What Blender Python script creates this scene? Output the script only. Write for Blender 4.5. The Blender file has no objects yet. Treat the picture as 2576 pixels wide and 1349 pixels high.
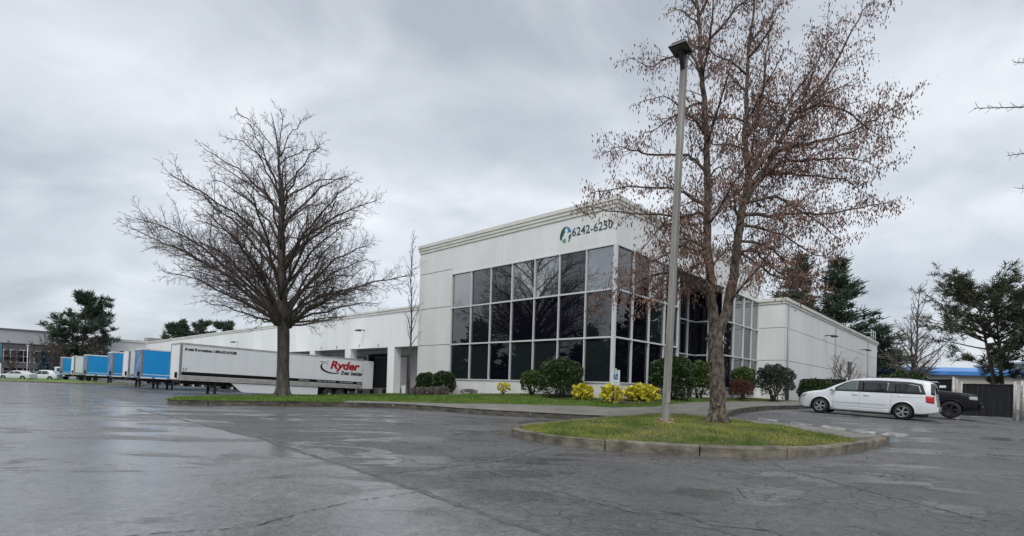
import bpy, bmesh, math, random
import numpy as np
from mathutils import Vector, Matrix, Euler, geometry as mgeo
R_ = math.radians
S = bpy.context.scene
COL = S.collection

# ------------------------------------------------------------------ camera
cam_d = bpy.data.cameras.new('camera')
cam = bpy.data.objects.new('camera', cam_d); COL.objects.link(cam)
cam_d.sensor_width = 36.0
cam_d.lens = 36.0 * 1310 / 2576
cam_d.shift_y = 295.5 / 2576
cam_d.clip_start = 0.1; cam_d.clip_end = 3000
ROLL = R_(1.75)
cam.location = (0, 0, 1.05)
cam.rotation_euler = (Matrix.Rotation(R_(90), 3, 'X') @ Matrix.Rotation(ROLL, 3, 'Z')).to_euler()
S.camera = cam

# ------------------------------------------------------------------ sky, sun, exposure
SUN_EL, SUN_AZ = 52.0, 192.0          # azimuth clockwise from +Y (the view direction)
w = bpy.data.worlds.new('World'); S.world = w; w.use_nodes = True
nt = w.node_tree; nt.nodes.clear()
def N(t, **k):
    n = nt.nodes.new(t)
    for a_, v in k.items(): setattr(n, a_, v)
    return n
def LK(a_, b_): nt.links.new(a_, b_)
out = N('ShaderNodeOutputWorld')
sky = N('ShaderNodeTexSky', sky_type='NISHITA', sun_disc=False)
sky.sun_elevation = R_(SUN_EL); sky.sun_rotation = R_(SUN_AZ)
bg1 = N('ShaderNodeBackground'); bg1.inputs['Strength'].default_value = 0.10
LK(sky.outputs[0], bg1.inputs['Color'])
tc = N('ShaderNodeTexCoord'); sep = N('ShaderNodeSeparateXYZ'); LK(tc.outputs['Generated'], sep.inputs[0])
zz = N('ShaderNodeMath', operation='MAXIMUM'); LK(sep.outputs['Z'], zz.inputs[0]); zz.inputs[1].default_value = 0.0
za = N('ShaderNodeMath', operation='ADD'); LK(zz.outputs[0], za.inputs[0]); za.inputs[1].default_value = 0.42
dx = N('ShaderNodeMath', operation='DIVIDE'); LK(sep.outputs['X'], dx.inputs[0]); LK(za.outputs[0], dx.inputs[1])
dy = N('ShaderNodeMath', operation='DIVIDE'); LK(sep.outputs['Y'], dy.inputs[0]); LK(za.outputs[0], dy.inputs[1])
cmb = N('ShaderNodeCombineXYZ'); LK(dx.outputs[0], cmb.inputs[0]); LK(dy.outputs[0], cmb.inputs[1])
mp = N('ShaderNodeMapping'); LK(cmb.outputs[0], mp.inputs[0])
mp.inputs['Rotation'].default_value = (0, 0, R_(-50)); mp.inputs['Scale'].default_value = (1.5, 1.9, 1); mp.inputs['Location'].default_value = (3.4, 1.7, 0)
n1 = N('ShaderNodeTexNoise'); LK(mp.outputs[0], n1.inputs['Vector'])
n1.inputs['Scale'].default_value = 0.62; n1.inputs['Detail'].default_value = 4.5; n1.inputs['Roughness'].default_value = 0.47; n1.inputs['Distortion'].default_value = 0.35
n2 = N('ShaderNodeTexNoise'); LK(mp.outputs[0], n2.inputs['Vector'])
n2.inputs['Scale'].default_value = 2.2; n2.inputs['Detail'].default_value = 5; n2.inputs['Roughness'].default_value = 0.52; n2.inputs['Distortion'].default_value = 0.5
mx = N('ShaderNodeMix', data_type='FLOAT'); mx.inputs[0].default_value = 0.36
LK(n1.outputs[0], mx.inputs[2]); LK(n2.outputs[0], mx.inputs[3])
rp = N('ShaderNodeValToRGB'); LK(mx.outputs[0], rp.inputs[0])
e = rp.color_ramp.elements
e[0].position = 0.37; e[0].color = (0.405, 0.44, 0.49, 1)
e[1].position = 0.645; e[1].color = (0.85, 0.875, 0.905, 1)
m_ = rp.color_ramp.elements.new(0.5); m_.color = (0.595, 0.635, 0.69, 1)
bg2 = N('ShaderNodeBackground'); bg2.inputs['Strength'].default_value = 1.0
LK(rp.outputs[0], bg2.inputs['Color'])
ms = N('ShaderNodeMixShader'); ms.inputs[0].default_value = 0.9
LK(bg1.outputs[0], ms.inputs[1]); LK(bg2.outputs[0], ms.inputs[2]); LK(ms.outputs[0], out.inputs['Surface'])

sd = bpy.data.lights.new('sun', 'SUN'); sd.energy = 1.5; sd.angle = R_(35); sd.color = (1.0, 0.97, 0.93)
sun = bpy.data.objects.new('sun', sd); COL.objects.link(sun)
el, az = R_(SUN_EL), R_(SUN_AZ)
sdir = Vector((math.sin(az) * math.cos(el), math.cos(az) * math.cos(el), math.sin(el)))
sun.rotation_euler = sdir.to_track_quat('Z', 'Y').to_euler()
S.view_settings.view_transform = 'Standard'; S.view_settings.look = 'None'
S.view_settings.gamma = 1.0; S.view_settings.use_curve_mapping = False
S.view_settings.exposure = 0.28

# ------------------------------------------------------------------ materials
MATS = {}
def mk(name, col, rough=0.6, metal=0.0, ior=1.5, col2=None, vs=(3, 3, 3), detail=4, p=(0.35, 0.65), bump=0.0, bs=40.0, coord='Object', coat=0.0, rvar=0.0):
    m = bpy.data.materials.new(name); m.use_nodes = True
    t = m.node_tree; b = t.nodes['Principled BSDF']
    b.inputs['Base Color'].default_value = (*col, 1); b.inputs['Roughness'].default_value = rough
    b.inputs['Metallic'].default_value = metal; b.inputs['IOR'].default_value = ior
    b.inputs['Coat Weight'].default_value = coat
    if coat: b.inputs['Coat Roughness'].default_value = 0.06
    if col2 is not None or bump or rvar:
        if coord == 'pos':
            g = t.nodes.new('ShaderNodeNewGeometry'); src = g.outputs['Position']
        else:
            g = t.nodes.new('ShaderNodeTexCoord'); src = g.outputs['Object']
    if col2 is not None or rvar:
        mpn = t.nodes.new('ShaderNodeMapping'); mpn.inputs['Scale'].default_value = vs; t.links.new(src, mpn.inputs[0])
        no = t.nodes.new('ShaderNodeTexNoise'); no.inputs['Scale'].default_value = 1.0; no.inputs['Detail'].default_value = detail; no.inputs['Roughness'].default_value = 0.6
        t.links.new(mpn.outputs[0], no.inputs['Vector'])
        if col2 is not None:
            r = t.nodes.new('ShaderNodeValToRGB'); r.color_ramp.elements[0].position = p[0]; r.color_ramp.elements[1].position = p[1]
            r.color_ramp.elements[0].color = (*col, 1); r.color_ramp.elements[1].color = (*col2, 1)
            t.links.new(no.outputs[0], r.inputs[0]); t.links.new(r.outputs[0], b.inputs['Base Color'])
        if rvar:
            mr = t.nodes.new('ShaderNodeMapRange'); mr.inputs[1].default_value = 0.3; mr.inputs[2].default_value = 0.7
            mr.inputs[3].default_value = max(0, rough - rvar); mr.inputs[4].default_value = min(1, rough + rvar)
            t.links.new(no.outputs[0], mr.inputs[0]); t.links.new(mr.outputs[0], b.inputs['Roughness'])
    if bump:
        n3 = t.nodes.new('ShaderNodeTexNoise'); n3.inputs['Scale'].default_value = bs; n3.inputs['Detail'].default_value = 4
        t.links.new(src, n3.inputs['Vector'])
        bp = t.nodes.new('ShaderNodeBump'); bp.inputs['Strength'].default_value = bump; bp.inputs['Distance'].default_value = 0.02
        t.links.new(n3.outputs[0], bp.inputs['Height']); t.links.new(bp.outputs[0], b.inputs['Normal'])
    MATS[name] = m
    return m

WALL = mk('painted_concrete', (0.655, 0.667, 0.655), 0.7, col2=(0.775, 0.785, 0.775), p=(0.25, 0.60), vs=(0.8, 0.8, 0.2), detail=9, bump=0.08, bs=30)
WALLW = mk('white_painted_concrete', (0.725, 0.735, 0.725), 0.7, col2=(0.82, 0.83, 0.82), p=(0.25, 0.6), vs=(0.5, 0.5, 0.15), detail=9, bump=0.06, bs=30)
CORN = mk('cornice_paint', (0.60, 0.60, 0.55), 0.7, col2=(0.74, 0.74, 0.68), vs=(0.9, 0.9, 2), detail=6)
JOINT = mk('joint_grey', (0.16, 0.165, 0.165), 0.85)
ALU = mk('white_aluminium', (0.61, 0.63, 0.64), 0.45)
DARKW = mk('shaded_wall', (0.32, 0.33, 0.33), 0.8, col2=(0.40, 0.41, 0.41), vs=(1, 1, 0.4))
def glass(nm, c, ior, rough=0.012, bump=0.0):
    m = mk(nm, c, rough, 0.0, ior=ior, bump=bump, bs=0.8)
    return m
GL1 = glass('tinted_glass', (0.010, 0.013, 0.016), 2.05)
GL2 = glass('dark_spandrel_glass', (0.004, 0.004, 0.009), 1.62)
GL3 = glass('green_tinted_glass', (0.014, 0.019, 0.021), 1.65)
GL4 = glass('grey_sheen_glass', (0.05, 0.06, 0.06), 3.7)
BLACK = mk('black_rubber', (0.012, 0.012, 0.013), 0.7)
BLACKP = mk('black_vinyl', (0.006, 0.006, 0.008), 0.7, ior=1.3)
CONC = mk('pavement_concrete', (0.145, 0.138, 0.122), 0.75, col2=(0.235, 0.225, 0.20), vs=(1.2, 1.2, 1.2), detail=8, bump=0.25, bs=60, coord='pos', rvar=0.18)
KERB = mk('weathered_kerb_concrete', (0.085, 0.076, 0.058), 0.85, col2=(0.24, 0.215, 0.17), vs=(3, 3, 5), detail=8, bump=0.5, bs=35, coord='pos')
KERBD = mk('shade_toned_kerb', (0.04, 0.035, 0.027), 0.85, col2=(0.13, 0.118, 0.095), vs=(2.5, 2.5, 6), detail=8, bump=0.4, bs=35, coord='pos')  # walkway kerb concrete, darkened in colour for the shade on its face
SOIL = mk('turf_soil', (0.055, 0.075, 0.018), 0.95, col2=(0.11, 0.125, 0.035), vs=(1.3, 1.3, 1.3), detail=8, coord='pos')
BED = mk('bark_bed', (0.035, 0.026, 0.018), 0.95, col2=(0.07, 0.05, 0.035), vs=(6, 6, 6), coord='pos')
LAWN = mk('lawn_grass', (0.070, 0.150, 0.014), 0.75, col2=(0.150, 0.245, 0.026), vs=(0.9, 0.9, 0.9), detail=6, coord='pos', p=(0.38, 0.66))
ISLG = mk('island_grass', (0.085, 0.145, 0.020), 0.75, col2=(0.28, 0.29, 0.06), vs=(1.3, 1.3, 1.3), detail=7, coord='pos', p=(0.40, 0.64))
BARK = mk('bark', (0.042, 0.037, 0.031), 0.9, col2=(0.135, 0.117, 0.096), vs=(6, 6, 1.6), detail=8, bump=0.9, bs=22)
BARKG = mk('mossy_bark', (0.036, 0.031, 0.025), 0.9, col2=(0.185, 0.150, 0.115), p=(0.40, 0.62), vs=(16, 16, 7), detail=8, bump=1.0, bs=26)
TWIG = mk('twig_bark', (0.062, 0.048, 0.043), 0.9, col2=(0.135, 0.095, 0.083), vs=(2, 2, 2))
TWIGP = mk('pale_twig_bark', (0.13, 0.11, 0.10), 0.9, col2=(0.22, 0.19, 0.17), vs=(2, 2, 2))
DEADL = mk('dry_brown_leaf', (0.085, 0.050, 0.042), 0.75, col2=(0.27, 0.145, 0.105), vs=(2.5, 2.5, 2.5), detail=5, p=(0.35, 0.62))
NEED = mk('pine_needles', (0.022, 0.040, 0.028), 0.75, col2=(0.070, 0.102, 0.060), vs=(0.9, 0.9, 0.9), detail=5)
NEEDO = mk('olive_pine_needles', (0.026, 0.040, 0.018), 0.75, col2=(0.085, 0.10, 0.042), vs=(0.9, 0.9, 0.9), detail=5)
LEAFD = mk('dark_shrub_leaf', (0.013, 0.030, 0.010), 0.42, col2=(0.055, 0.095, 0.026), vs=(5, 5, 5), detail=4)
LEAFG = mk('green_shrub_leaf', (0.03, 0.06, 0.014), 0.45, col2=(0.11, 0.16, 0.04), vs=(5, 5, 5), detail=4)
LEAFGR = mk('grey_green_shrub_leaf', (0.022, 0.032, 0.022), 0.5, col2=(0.07, 0.085, 0.06), vs=(5, 5, 5), detail=4)
LEAFY = mk('yellow_shrub_leaf', (0.05, 0.09, 0.012), 0.5, col2=(0.70, 0.62, 0.05), vs=(9, 9, 9), detail=5, p=(0.30, 0.52))
LEAFR = mk('russet_shrub_leaf', (0.06, 0.022, 0.016), 0.7, col2=(0.12, 0.045, 0.03), vs=(5, 5, 5))
LEAFB = mk('brown_shrub_twig', (0.09, 0.072, 0.066), 0.85, col2=(0.27, 0.235, 0.22), vs=(6, 6, 6))
STEEL = mk('galvanised_steel', (0.36, 0.36, 0.35), 0.45, 0.6, col2=(0.52, 0.52, 0.50), vs=(4, 4, 1), detail=6)
POLEM = mk('weathered_pole_paint', (0.21, 0.20, 0.18), 0.6, 0.1, col2=(0.33, 0.32, 0.295), vs=(6, 6, 0.8), detail=8, bump=0.1, bs=20)
LAMPB = mk('dark_bronze', (0.035, 0.036, 0.038), 0.45, 0.3)
RUST = mk('rusty_concrete', (0.19, 0.115, 0.075), 0.85, col2=(0.33, 0.24, 0.17), vs=(7, 7, 7), bump=0.4, bs=30)
TRW = mk('white_trailer_paint', (0.71, 0.735, 0.745), 0.38, col2=(0.78, 0.80, 0.805), vs=(0.6, 0.6, 0.25), detail=6)
TRR = mk('dull_aluminium_rail', (0.36, 0.35, 0.33), 0.45, 0.3, col2=(0.50, 0.49, 0.46), vs=(1.5, 1.5, 3), detail=7)
TRG = mk('grey_trailer_post', (0.22, 0.225, 0.23), 0.5)
TRB = mk('blue_trailer_paint', (0.010, 0.265, 0.62), 0.45, ior=1.35, col2=(0.018, 0.31, 0.70), vs=(0.7, 0.7, 0.3), detail=6)
TRBF = mk('scuffed_blue_paint', (0.03, 0.15, 0.36), 0.5, col2=(0.28, 0.40, 0.55), vs=(1.2, 1.2, 1.2), detail=7, p=(0.45, 0.7))
TRT = mk('rusty_tan_post', (0.17, 0.12, 0.085), 0.6, col2=(0.30, 0.25, 0.2), vs=(2, 2, 1.5), detail=6)
UNDER = mk('dark_undercarriage', (0.016, 0.017, 0.02), 0.6)
REDP = mk('red_lettering', (0.38, 0.006, 0.022), 0.5)
INK = mk('black_lettering', (0.012, 0.014, 0.015), 0.45)
WHT = mk('white_lettering', (0.62, 0.63, 0.64), 0.5)
TYRE = mk('tyre_rubber', (0.014, 0.014, 0.015), 0.75)
RIMM = mk('rim_metal', (0.42, 0.43, 0.44), 0.3, 0.8)
RIMD = mk('dark_rim', (0.02, 0.02, 0.021), 0.35, 0.4)
VANW = mk('white_car_paint', (0.66, 0.69, 0.72), 0.25, coat=0.6)
SILV = mk('silver_car_paint', (0.58, 0.60, 0.62), 0.3, coat=0.5)
PICK = mk('black_car_paint', (0.005, 0.005, 0.009), 0.28, ior=1.3)
CGL = glass('car_glass', (0.012, 0.014, 0.016), 1.7)
CGLF = glass('clear_car_glass', (0.085, 0.115, 0.11), 1.7)
TRIM = mk('black_trim', (0.015, 0.015, 0.016), 0.5)
LENSR = mk('red_lens', (0.45, 0.012, 0.015), 0.15)
LENSC = mk('headlight_lens', (0.36, 0.38, 0.39), 0.12)
CHROME = mk('chrome', (0.65, 0.65, 0.66), 0.15, 1.0)
LINEP = mk('worn_white_line_paint', (0.09, 0.09, 0.092), 0.6, col2=(0.47, 0.47, 0.45), vs=(4, 4, 4), detail=9, p=(0.44, 0.60), coord='pos')
LINEF = mk('faded_line_paint', (0.075, 0.077, 0.08), 0.55, col2=(0.26, 0.265, 0.27), vs=(3, 3, 3), detail=8, p=(0.42, 0.68), coord='pos')
LINEB = mk('worn_blue_paint', (0.08, 0.09, 0.10), 0.6, col2=(0.17, 0.29, 0.40), vs=(4, 4, 4), detail=9, p=(0.44, 0.62), coord='pos')
LINEY = mk('faded_yellow_paint', (0.10, 0.095, 0.04), 0.7, col2=(0.34, 0.29, 0.06), vs=(4, 4, 4), detail=8, coord='pos')
SEAM = mk('seam_asphalt', (0.07, 0.07, 0.07), 0.7, col2=(0.135, 0.135, 0.13), vs=(9, 9, 9), detail=6, bump=0.6, bs=60, coord='pos')
CRACK = mk('crack_shadow', (0.034, 0.034, 0.034), 0.9)
SLAT = mk('dark_fence_slat', (0.007, 0.008, 0.010), 0.85, col2=(0.020, 0.021, 0.025), vs=(9, 9, 0.7), detail=6)
GALV = mk('rough_galvanised_post', (0.28, 0.28, 0.27), 0.6, 0.3, col2=(0.62, 0.62, 0.60), vs=(12, 12, 9), detail=6)
BLUER = mk('blue_metal_roof', (0.04, 0.20, 0.56), 0.45, col2=(0.10, 0.29, 0.66), vs=(0.5, 0.5, 0.5))
CREAM = mk('cream_wall', (0.48, 0.45, 0.40), 0.8, col2=(0.56, 0.53, 0.48), vs=(0.4, 0.4, 0.2))
TAN = mk('tan_wall', (0.30, 0.26, 0.20), 0.8)
FGREY = mk('far_grey_cladding', (0.40, 0.415, 0.43), 0.7, col2=(0.46, 0.475, 0.49), vs=(0.3, 0.3, 0.3))
FDARK = mk('far_dark_cladding', (0.13, 0.125, 0.13), 0.7)
FCYAN = mk('far_cyan_panel', (0.07, 0.24, 0.33), 0.5)
SIGNW = mk('sign_white', (0.66, 0.69, 0.70), 0.4)
SIGNB = mk('sign_blue', (0.01, 0.085, 0.23), 0.4)
SIGNG = mk('sign_green', (0.02, 0.20, 0.12), 0.4)
GLB1 = mk('logo_dark_green', (0.012, 0.085, 0.065), 0.5); GLB2 = mk('logo_blue', (0.03, 0.20, 0.46), 0.5)
GLB3 = mk('logo_teal', (0.006, 0.16, 0.17), 0.5); GLB4 = mk('logo_leaf_green', (0.10, 0.33, 0.12), 0.5)
TEXTG = mk('sign_dark_grey', (0.03, 0.045, 0.045), 0.5)
LITT = mk('pale_litter', (0.20, 0.19, 0.17), 0.7)

# asphalt: wet sheen, puddles, alligator cracks
def asphalt():
    m = bpy.data.materials.new('wet_asphalt'); m.use_nodes = True
    t = m.node_tree; b = t.nodes['Principled BSDF']
    def nn(ty, **k):
        n = t.nodes.new(ty)
        for a_, v in k.items(): setattr(n, a_, v)
        return n
    def mth(op, a_, b_=None, c_=None, clamp=False):
        n = nn('ShaderNodeMath', operation=op); n.use_clamp = clamp
        for i, v in enumerate((a_, b_, c_)):
            if v is None: continue
            if isinstance(v, (int, float)): n.inputs[i].default_value = v
            else: t.links.new(v, n.inputs[i])
        return n.outputs[0]
    def noise(sc, det=4, ro=0.5, dist=0.0, vec=None):
        n = nn('ShaderNodeTexNoise'); n.inputs['Scale'].default_value = sc; n.inputs['Detail'].default_value = det
        n.inputs['Roughness'].default_value = ro; n.inputs['Distortion'].default_value = dist
        t.links.new(vec if vec is not None else P, n.inputs['Vector']); return n.outputs[0]
    def rng(v, a0, a1, b0, b1):
        n = nn('ShaderNodeMapRange', interpolation_type='SMOOTHSTEP'); t.links.new(v, n.inputs[0])
        for i, q in enumerate((a0, a1, b0, b1)): n.inputs[i + 1].default_value = q
        return n.outputs[0]
    g = nn('ShaderNodeNewGeometry'); P = g.outputs['Position']
    sp = nn('ShaderNodeSeparateXYZ'); t.links.new(P, sp.inputs[0])
    # seam between the drive (left, wet, newer) and the old cracked lot (right): line through (-8.0,12.6) and (0.35,3.66)
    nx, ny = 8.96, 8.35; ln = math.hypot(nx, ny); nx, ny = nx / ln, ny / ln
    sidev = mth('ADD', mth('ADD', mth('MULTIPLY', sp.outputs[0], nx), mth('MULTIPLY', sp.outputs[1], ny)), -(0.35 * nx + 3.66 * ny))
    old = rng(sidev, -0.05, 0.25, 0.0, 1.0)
    mpn = nn('ShaderNodeMapping'); mpn.inputs['Scale'].default_value = (0.36, 0.85, 1); mpn.inputs['Rotation'].default_value = (0, 0, R_(8)); t.links.new(P, mpn.inputs[0])
    wetn = noise(1.0, 7, 0.6, 0.6, mpn.outputs[0])
    thr = mth('ADD', wetn, mth('ADD', 0.012, mth('MULTIPLY', old, -0.085)))
    thr = mth('ADD', thr, mth('MULTIPLY', mth('SUBTRACT', noise(2.6, 6, 0.7), 0.5), 0.16))
    wet = rng(thr, 0.435, 0.50, 0.0, 1.0)
    fine = noise(120, 5, 0.8)
    med = noise(22, 5, 0.6)
    big = noise(0.55, 6, 0.6)
    grain = noise(26, 5, 0.75); spots = noise(9, 4, 0.65); stain = rng(noise(1.15, 5, 0.65, 0.4), 0.56, 0.68, 1.0, 0.62)
    edge = noise(3.2, 6, 0.7)
    # base colour
    r1 = nn('ShaderNodeValToRGB'); t.links.new(big, r1.inputs[0])
    r1.color_ramp.elements[0].position = 0.3; r1.color_ramp.elements[1].position = 0.72
    r1.color_ramp.elements[0].color = (0.050, 0.051, 0.053, 1); r1.color_ramp.elements[1].color = (0.098, 0.099, 0.101, 1)
    sc_ = nn('ShaderNodeMix', data_type='RGBA', blend_type='MULTIPLY'); sc_.inputs[0].default_value = 1.0
    r2 = nn('ShaderNodeValToRGB'); t.links.new(fine, r2.inputs[0])
    r2.color_ramp.elements[0].position = 0.35; r2.color_ramp.elements[1].position = 0.68
    r2.color_ramp.elements[0].color = (0.50, 0.50, 0.50, 1); r2.color_ramp.elements[1].color = (1.75, 1.74, 1.70, 1)
    t.links.new(r1.outputs[0], sc_.inputs[6]); t.links.new(r2.outputs[0], sc_.inputs[7])
    gsum = mth('MULTIPLY', mth('ADD', mth('MULTIPLY', rng(grain, 0.32, 0.68, 0.72, 1.28), rng(spots, 0.35, 0.65, 0.85, 1.15)), 0.0), stain)
    gsum = mth('MULTIPLY', gsum, rng(rng(mth('ADD', sidev, mth('MULTIPLY', mth('SUBTRACT', edge, 0.5), 1.2)), -0.5, 0.8, 0.0, 1.0), 0, 1, 1.95, 1.25))  # left drive's base colour lifted, painting in the sky sheen of its wet surface
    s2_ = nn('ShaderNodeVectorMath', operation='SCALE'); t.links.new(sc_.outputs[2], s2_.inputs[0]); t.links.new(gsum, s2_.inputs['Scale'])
    # cracks
    wv = nn('ShaderNodeTexNoise'); wv.inputs['Scale'].default_value = 1.7; wv.inputs['Detail'].default_value = 5; t.links.new(P, wv.inputs['Vector'])
    wsc = nn('ShaderNodeVectorMath', operation='SCALE'); wsc.inputs['Scale'].default_value = 0.65; t.links.new(wv.outputs['Color'], wsc.inputs[0])
    wad = nn('ShaderNodeVectorMath', operation='ADD'); t.links.new(P, wad.inputs[0]); t.links.new(wsc.outputs[0], wad.inputs[1])
    def vor(s_):
        v = nn('ShaderNodeTexVoronoi', feature='DISTANCE_TO_EDGE', voronoi_dimensions='2D'); v.inputs['Scale'].default_value = s_
        t.links.new(wad.outputs[0], v.inputs['Vector']); return v.outputs['Distance']
    ca = rng(vor(4.0), 0.006, 0.050, 1.0, 0.0)
    cb = rng(vor(1.25), 0.002, 0.014, 1.0, 0.0)
    amask = rng(noise(0.42, 4, 0.6, 0.3), 0.42, 0.56, 0.0, 1.0)
    bmask = rng(noise(0.3, 3, 0.5), 0.42, 0.55, 0.0, 1.0)
    old2 = rng(sidev, 0.0, 0.4, 0.04, 1.0)
    far = rng(sp.outputs[1], 24.0, 14.0, 0.0, 1.0)
    crk = mth('MULTIPLY', mth('MULTIPLY', mth('MAXIMUM', mth('MULTIPLY', ca, amask), mth('MULTIPLY', cb, bmask)), old2), far)
    dk = nn('ShaderNodeMix', data_type='RGBA', blend_type='MIX'); t.links.new(mth('MULTIPLY', crk, 0.7), dk.inputs[0])
    t.links.new(s2_.outputs[0], dk.inputs[6]); dk.inputs[7].default_value = (0.022, 0.022, 0.022, 1)
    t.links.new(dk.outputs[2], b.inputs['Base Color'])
    # roughness
    rr = mth('ADD', rng(wet, 0, 1, 0.62, 0.17), mth('MULTIPLY', mth('SUBTRACT', med, 0.5), 0.22))
    rr = mth('ADD', rr, mth('MULTIPLY', crk, 0.3), clamp=True)
    t.links.new(rr, b.inputs['Roughness'])
    b.inputs['IOR'].default_value = 1.55
    # relief, smoother where water lies
    h = mth('ADD', mth('ADD', mth('MULTIPLY', fine, 0.4), mth('MULTIPLY', grain, 0.9)), mth('MULTIPLY', med, 0.3))
    h = mth('SUBTRACT', h, mth('MULTIPLY', crk, 0.8))
    bp = nn('ShaderNodeBump'); bp.inputs['Distance'].default_value = 0.012
    t.links.new(h, bp.inputs['Height']); t.links.new(rng(wet, 0, 1, 0.55, 0.16), bp.inputs['Strength'])
    t.links.new(bp.outputs[0], b.inputs['Normal'])
    return m
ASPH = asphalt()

# ------------------------------------------------------------------ mesh helpers
class MB:
    def __init__(s): s.v = []; s.f = []; s.m = []; s.sm = []
    def add(s, vs, fs, mi=0, smooth=False):
        o = len(s.v); s.v += [tuple(q) for q in vs]
        for f in fs: s.f.append(tuple(i + o for i in f)); s.m.append(mi); s.sm.append(smooth)
    def box(s, x0, x1, y0, y1, z0, z1, mi=0, M=None):
        vs = [(x0, y0, z0), (x1, y0, z0), (x1, y1, z0), (x0, y1, z0), (x0, y0, z1), (x1, y0, z1), (x1, y1, z1), (x0, y1, z1)]
        if M is not None: vs = [M @ Vector(q) for q in vs]
        s.add(vs, [(0, 3, 2, 1), (4, 5, 6, 7), (0, 1, 5, 4), (1, 2, 6, 5), (2, 3, 7, 6), (3, 0, 4, 7)], mi)
    def prism(s, poly, f0, f1, mi=0):
        # poly: 2-D points; f0/f1 map (u,v) to the two 3-D caps
        n = len(poly); vs = [f0(*q) for q in poly] + [f1(*q) for q in poly]
        fs = [tuple(range(n))[::-1], tuple(range(n, 2 * n))] + [(i, (i + 1) % n, n + (i + 1) % n, n + i) for i in range(n)]
        s.add(vs, fs, mi)
    def tube(s, pts, rad, n=6, mi=0, cap=True):
        pts = [Vector(p) for p in pts]; k = len(pts)
        if isinstance(rad, (int, float)): rad = [rad] * k
        d0 = (pts[1] - pts[0]).normalized()
        u = d0.orthogonal().normalized(); vs = []
        for i, p in enumerate(pts):
            d = (pts[min(i + 1, k - 1)] - pts[max(i - 1, 0)])
            if d.length < 1e-9: d = d0
            d.normalize(); u = (u - d * u.dot(d))
            if u.length < 1e-6: u = d.orthogonal()
            u.normalize(); v = d.cross(u)
            for j in range(n):
                a_ = 2 * math.pi * j / n
                vs.append(p + (u * math.cos(a_) + v * math.sin(a_)) * rad[i])
        fs = [(i * n + j, i * n + (j + 1) % n, (i + 1) * n + (j + 1) % n, (i + 1) * n + j) for i in range(k - 1) for j in range(n)]
        if cap and n > 3: fs += [tuple(range(n))[::-1], tuple(range((k - 1) * n, k * n))]
        s.add(vs, fs, mi, True)
    def lathe(s, prof, n=20, axis='z', M=None, mi=0, smooth=True, caps=True):
        vs = []
        for r, h in prof:
            for j in range(n):
                a_ = 2 * math.pi * j / n; c, q = r * math.cos(a_), r * math.sin(a_)
                p = Vector((c, q, h)) if axis == 'z' else Vector((c, h, q))
                vs.append(M @ p if M is not None else p)
        k = len(prof)
        fs = [(i * n + j, i * n + (j + 1) % n, (i + 1) * n + (j + 1) % n, (i + 1) * n + j) for i in range(k - 1) for j in range(n)]
        if caps: fs += [tuple(range(n))[::-1], tuple(range((k - 1) * n, k * n))]
        s.add(vs, fs, mi, smooth)
    def mesh(s, name, mats):
        me = bpy.data.meshes.new(name); me.from_pydata(s.v, [], s.f)
        for m in (mats if isinstance(mats, (list, tuple)) else [mats]): me.materials.append(m)
        me.polygons.foreach_set('material_index', s.m); me.polygons.foreach_set('use_smooth', s.sm); me.update()
        return me
    def build(s, name, mats, parent=None, bevel=0.0):
        o = obj(name, s.mesh(name, mats), parent)
        if bevel:
            bv = o.modifiers.new('bevel', 'BEVEL'); bv.width = bevel; bv.segments = 2; bv.limit_method = 'ANGLE'
        return o
def obj(name, me, parent=None):
    o = bpy.data.objects.new(name, me); COL.objects.link(o)
    if parent is not None: o.parent = parent
    return o
def bx(name, mat, parent, *a_, bevel=0.0):
    m = MB(); m.box(*a_); return m.build(name, mat, parent, bevel)
def tag(o, label=None, cat=None, group=None, kind=None):
    if label: o['label'] = label
    if cat: o['category'] = cat
    if group: o['group'] = group
    if kind: o['kind'] = kind
    return o
def empty(name, loc=(0, 0, 0), rz=0.0):
    o = bpy.data.objects.new(name, None); COL.objects.link(o); o.location = loc; o.rotation_euler = (0, 0, rz); o.empty_display_size = 0.3
    return o
def thing(name, label, cat, loc=(0, 0, 0), rz=0.0, group=None): return tag(empty(name, loc, rz), label, cat, group)
def setting(name, loc=(0, 0, 0)): return tag(empty(name, loc), kind='structure')
def children(o): return [c for c in bpy.data.objects if c.parent is o]
def tri_mesh(name, V, T, mats, mi=None):
    me = bpy.data.meshes.new(name); V = np.asarray(V, np.float32); T = np.asarray(T, np.int32)
    me.vertices.add(len(V)); me.vertices.foreach_set('co', V.ravel())
    me.loops.add(T.size); me.loops.foreach_set('vertex_index', T.ravel())
    me.polygons.add(len(T)); k = T.shape[1]
    me.polygons.foreach_set('loop_start', np.arange(0, T.size, k, dtype=np.int32)); me.polygons.foreach_set('loop_total', np.full(len(T), k, np.int32))
    for m in (mats if isinstance(mats, (list, tuple)) else [mats]): me.materials.append(m)
    if mi is not None: me.polygons.foreach_set('material_index', np.asarray(mi, np.int32))
    me.update(calc_edges=True); return me
def sst(x, a_, b_):
    t = min(1, max(0, (x - a_) / (b_ - a_))); return t * t * (3 - 2 * t)
def catmull(pts, n=6):
    P = [Vector(p) for p in pts]; o = []
    for i in range(len(P) - 1):
        p0 = P[max(i - 1, 0)]; p1 = P[i]; p2 = P[i + 1]; p3 = P[min(i + 2, len(P) - 1)]
        for j in range(n):
            t = j / n
            o.append(0.5 * ((2 * p1) + (p2 - p0) * t + (2 * p0 - 5 * p1 + 4 * p2 - p3) * t * t + (3 * p1 - p0 - 3 * p2 + p3) * t ** 3))
    o.append(P[-1]); return o
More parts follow.
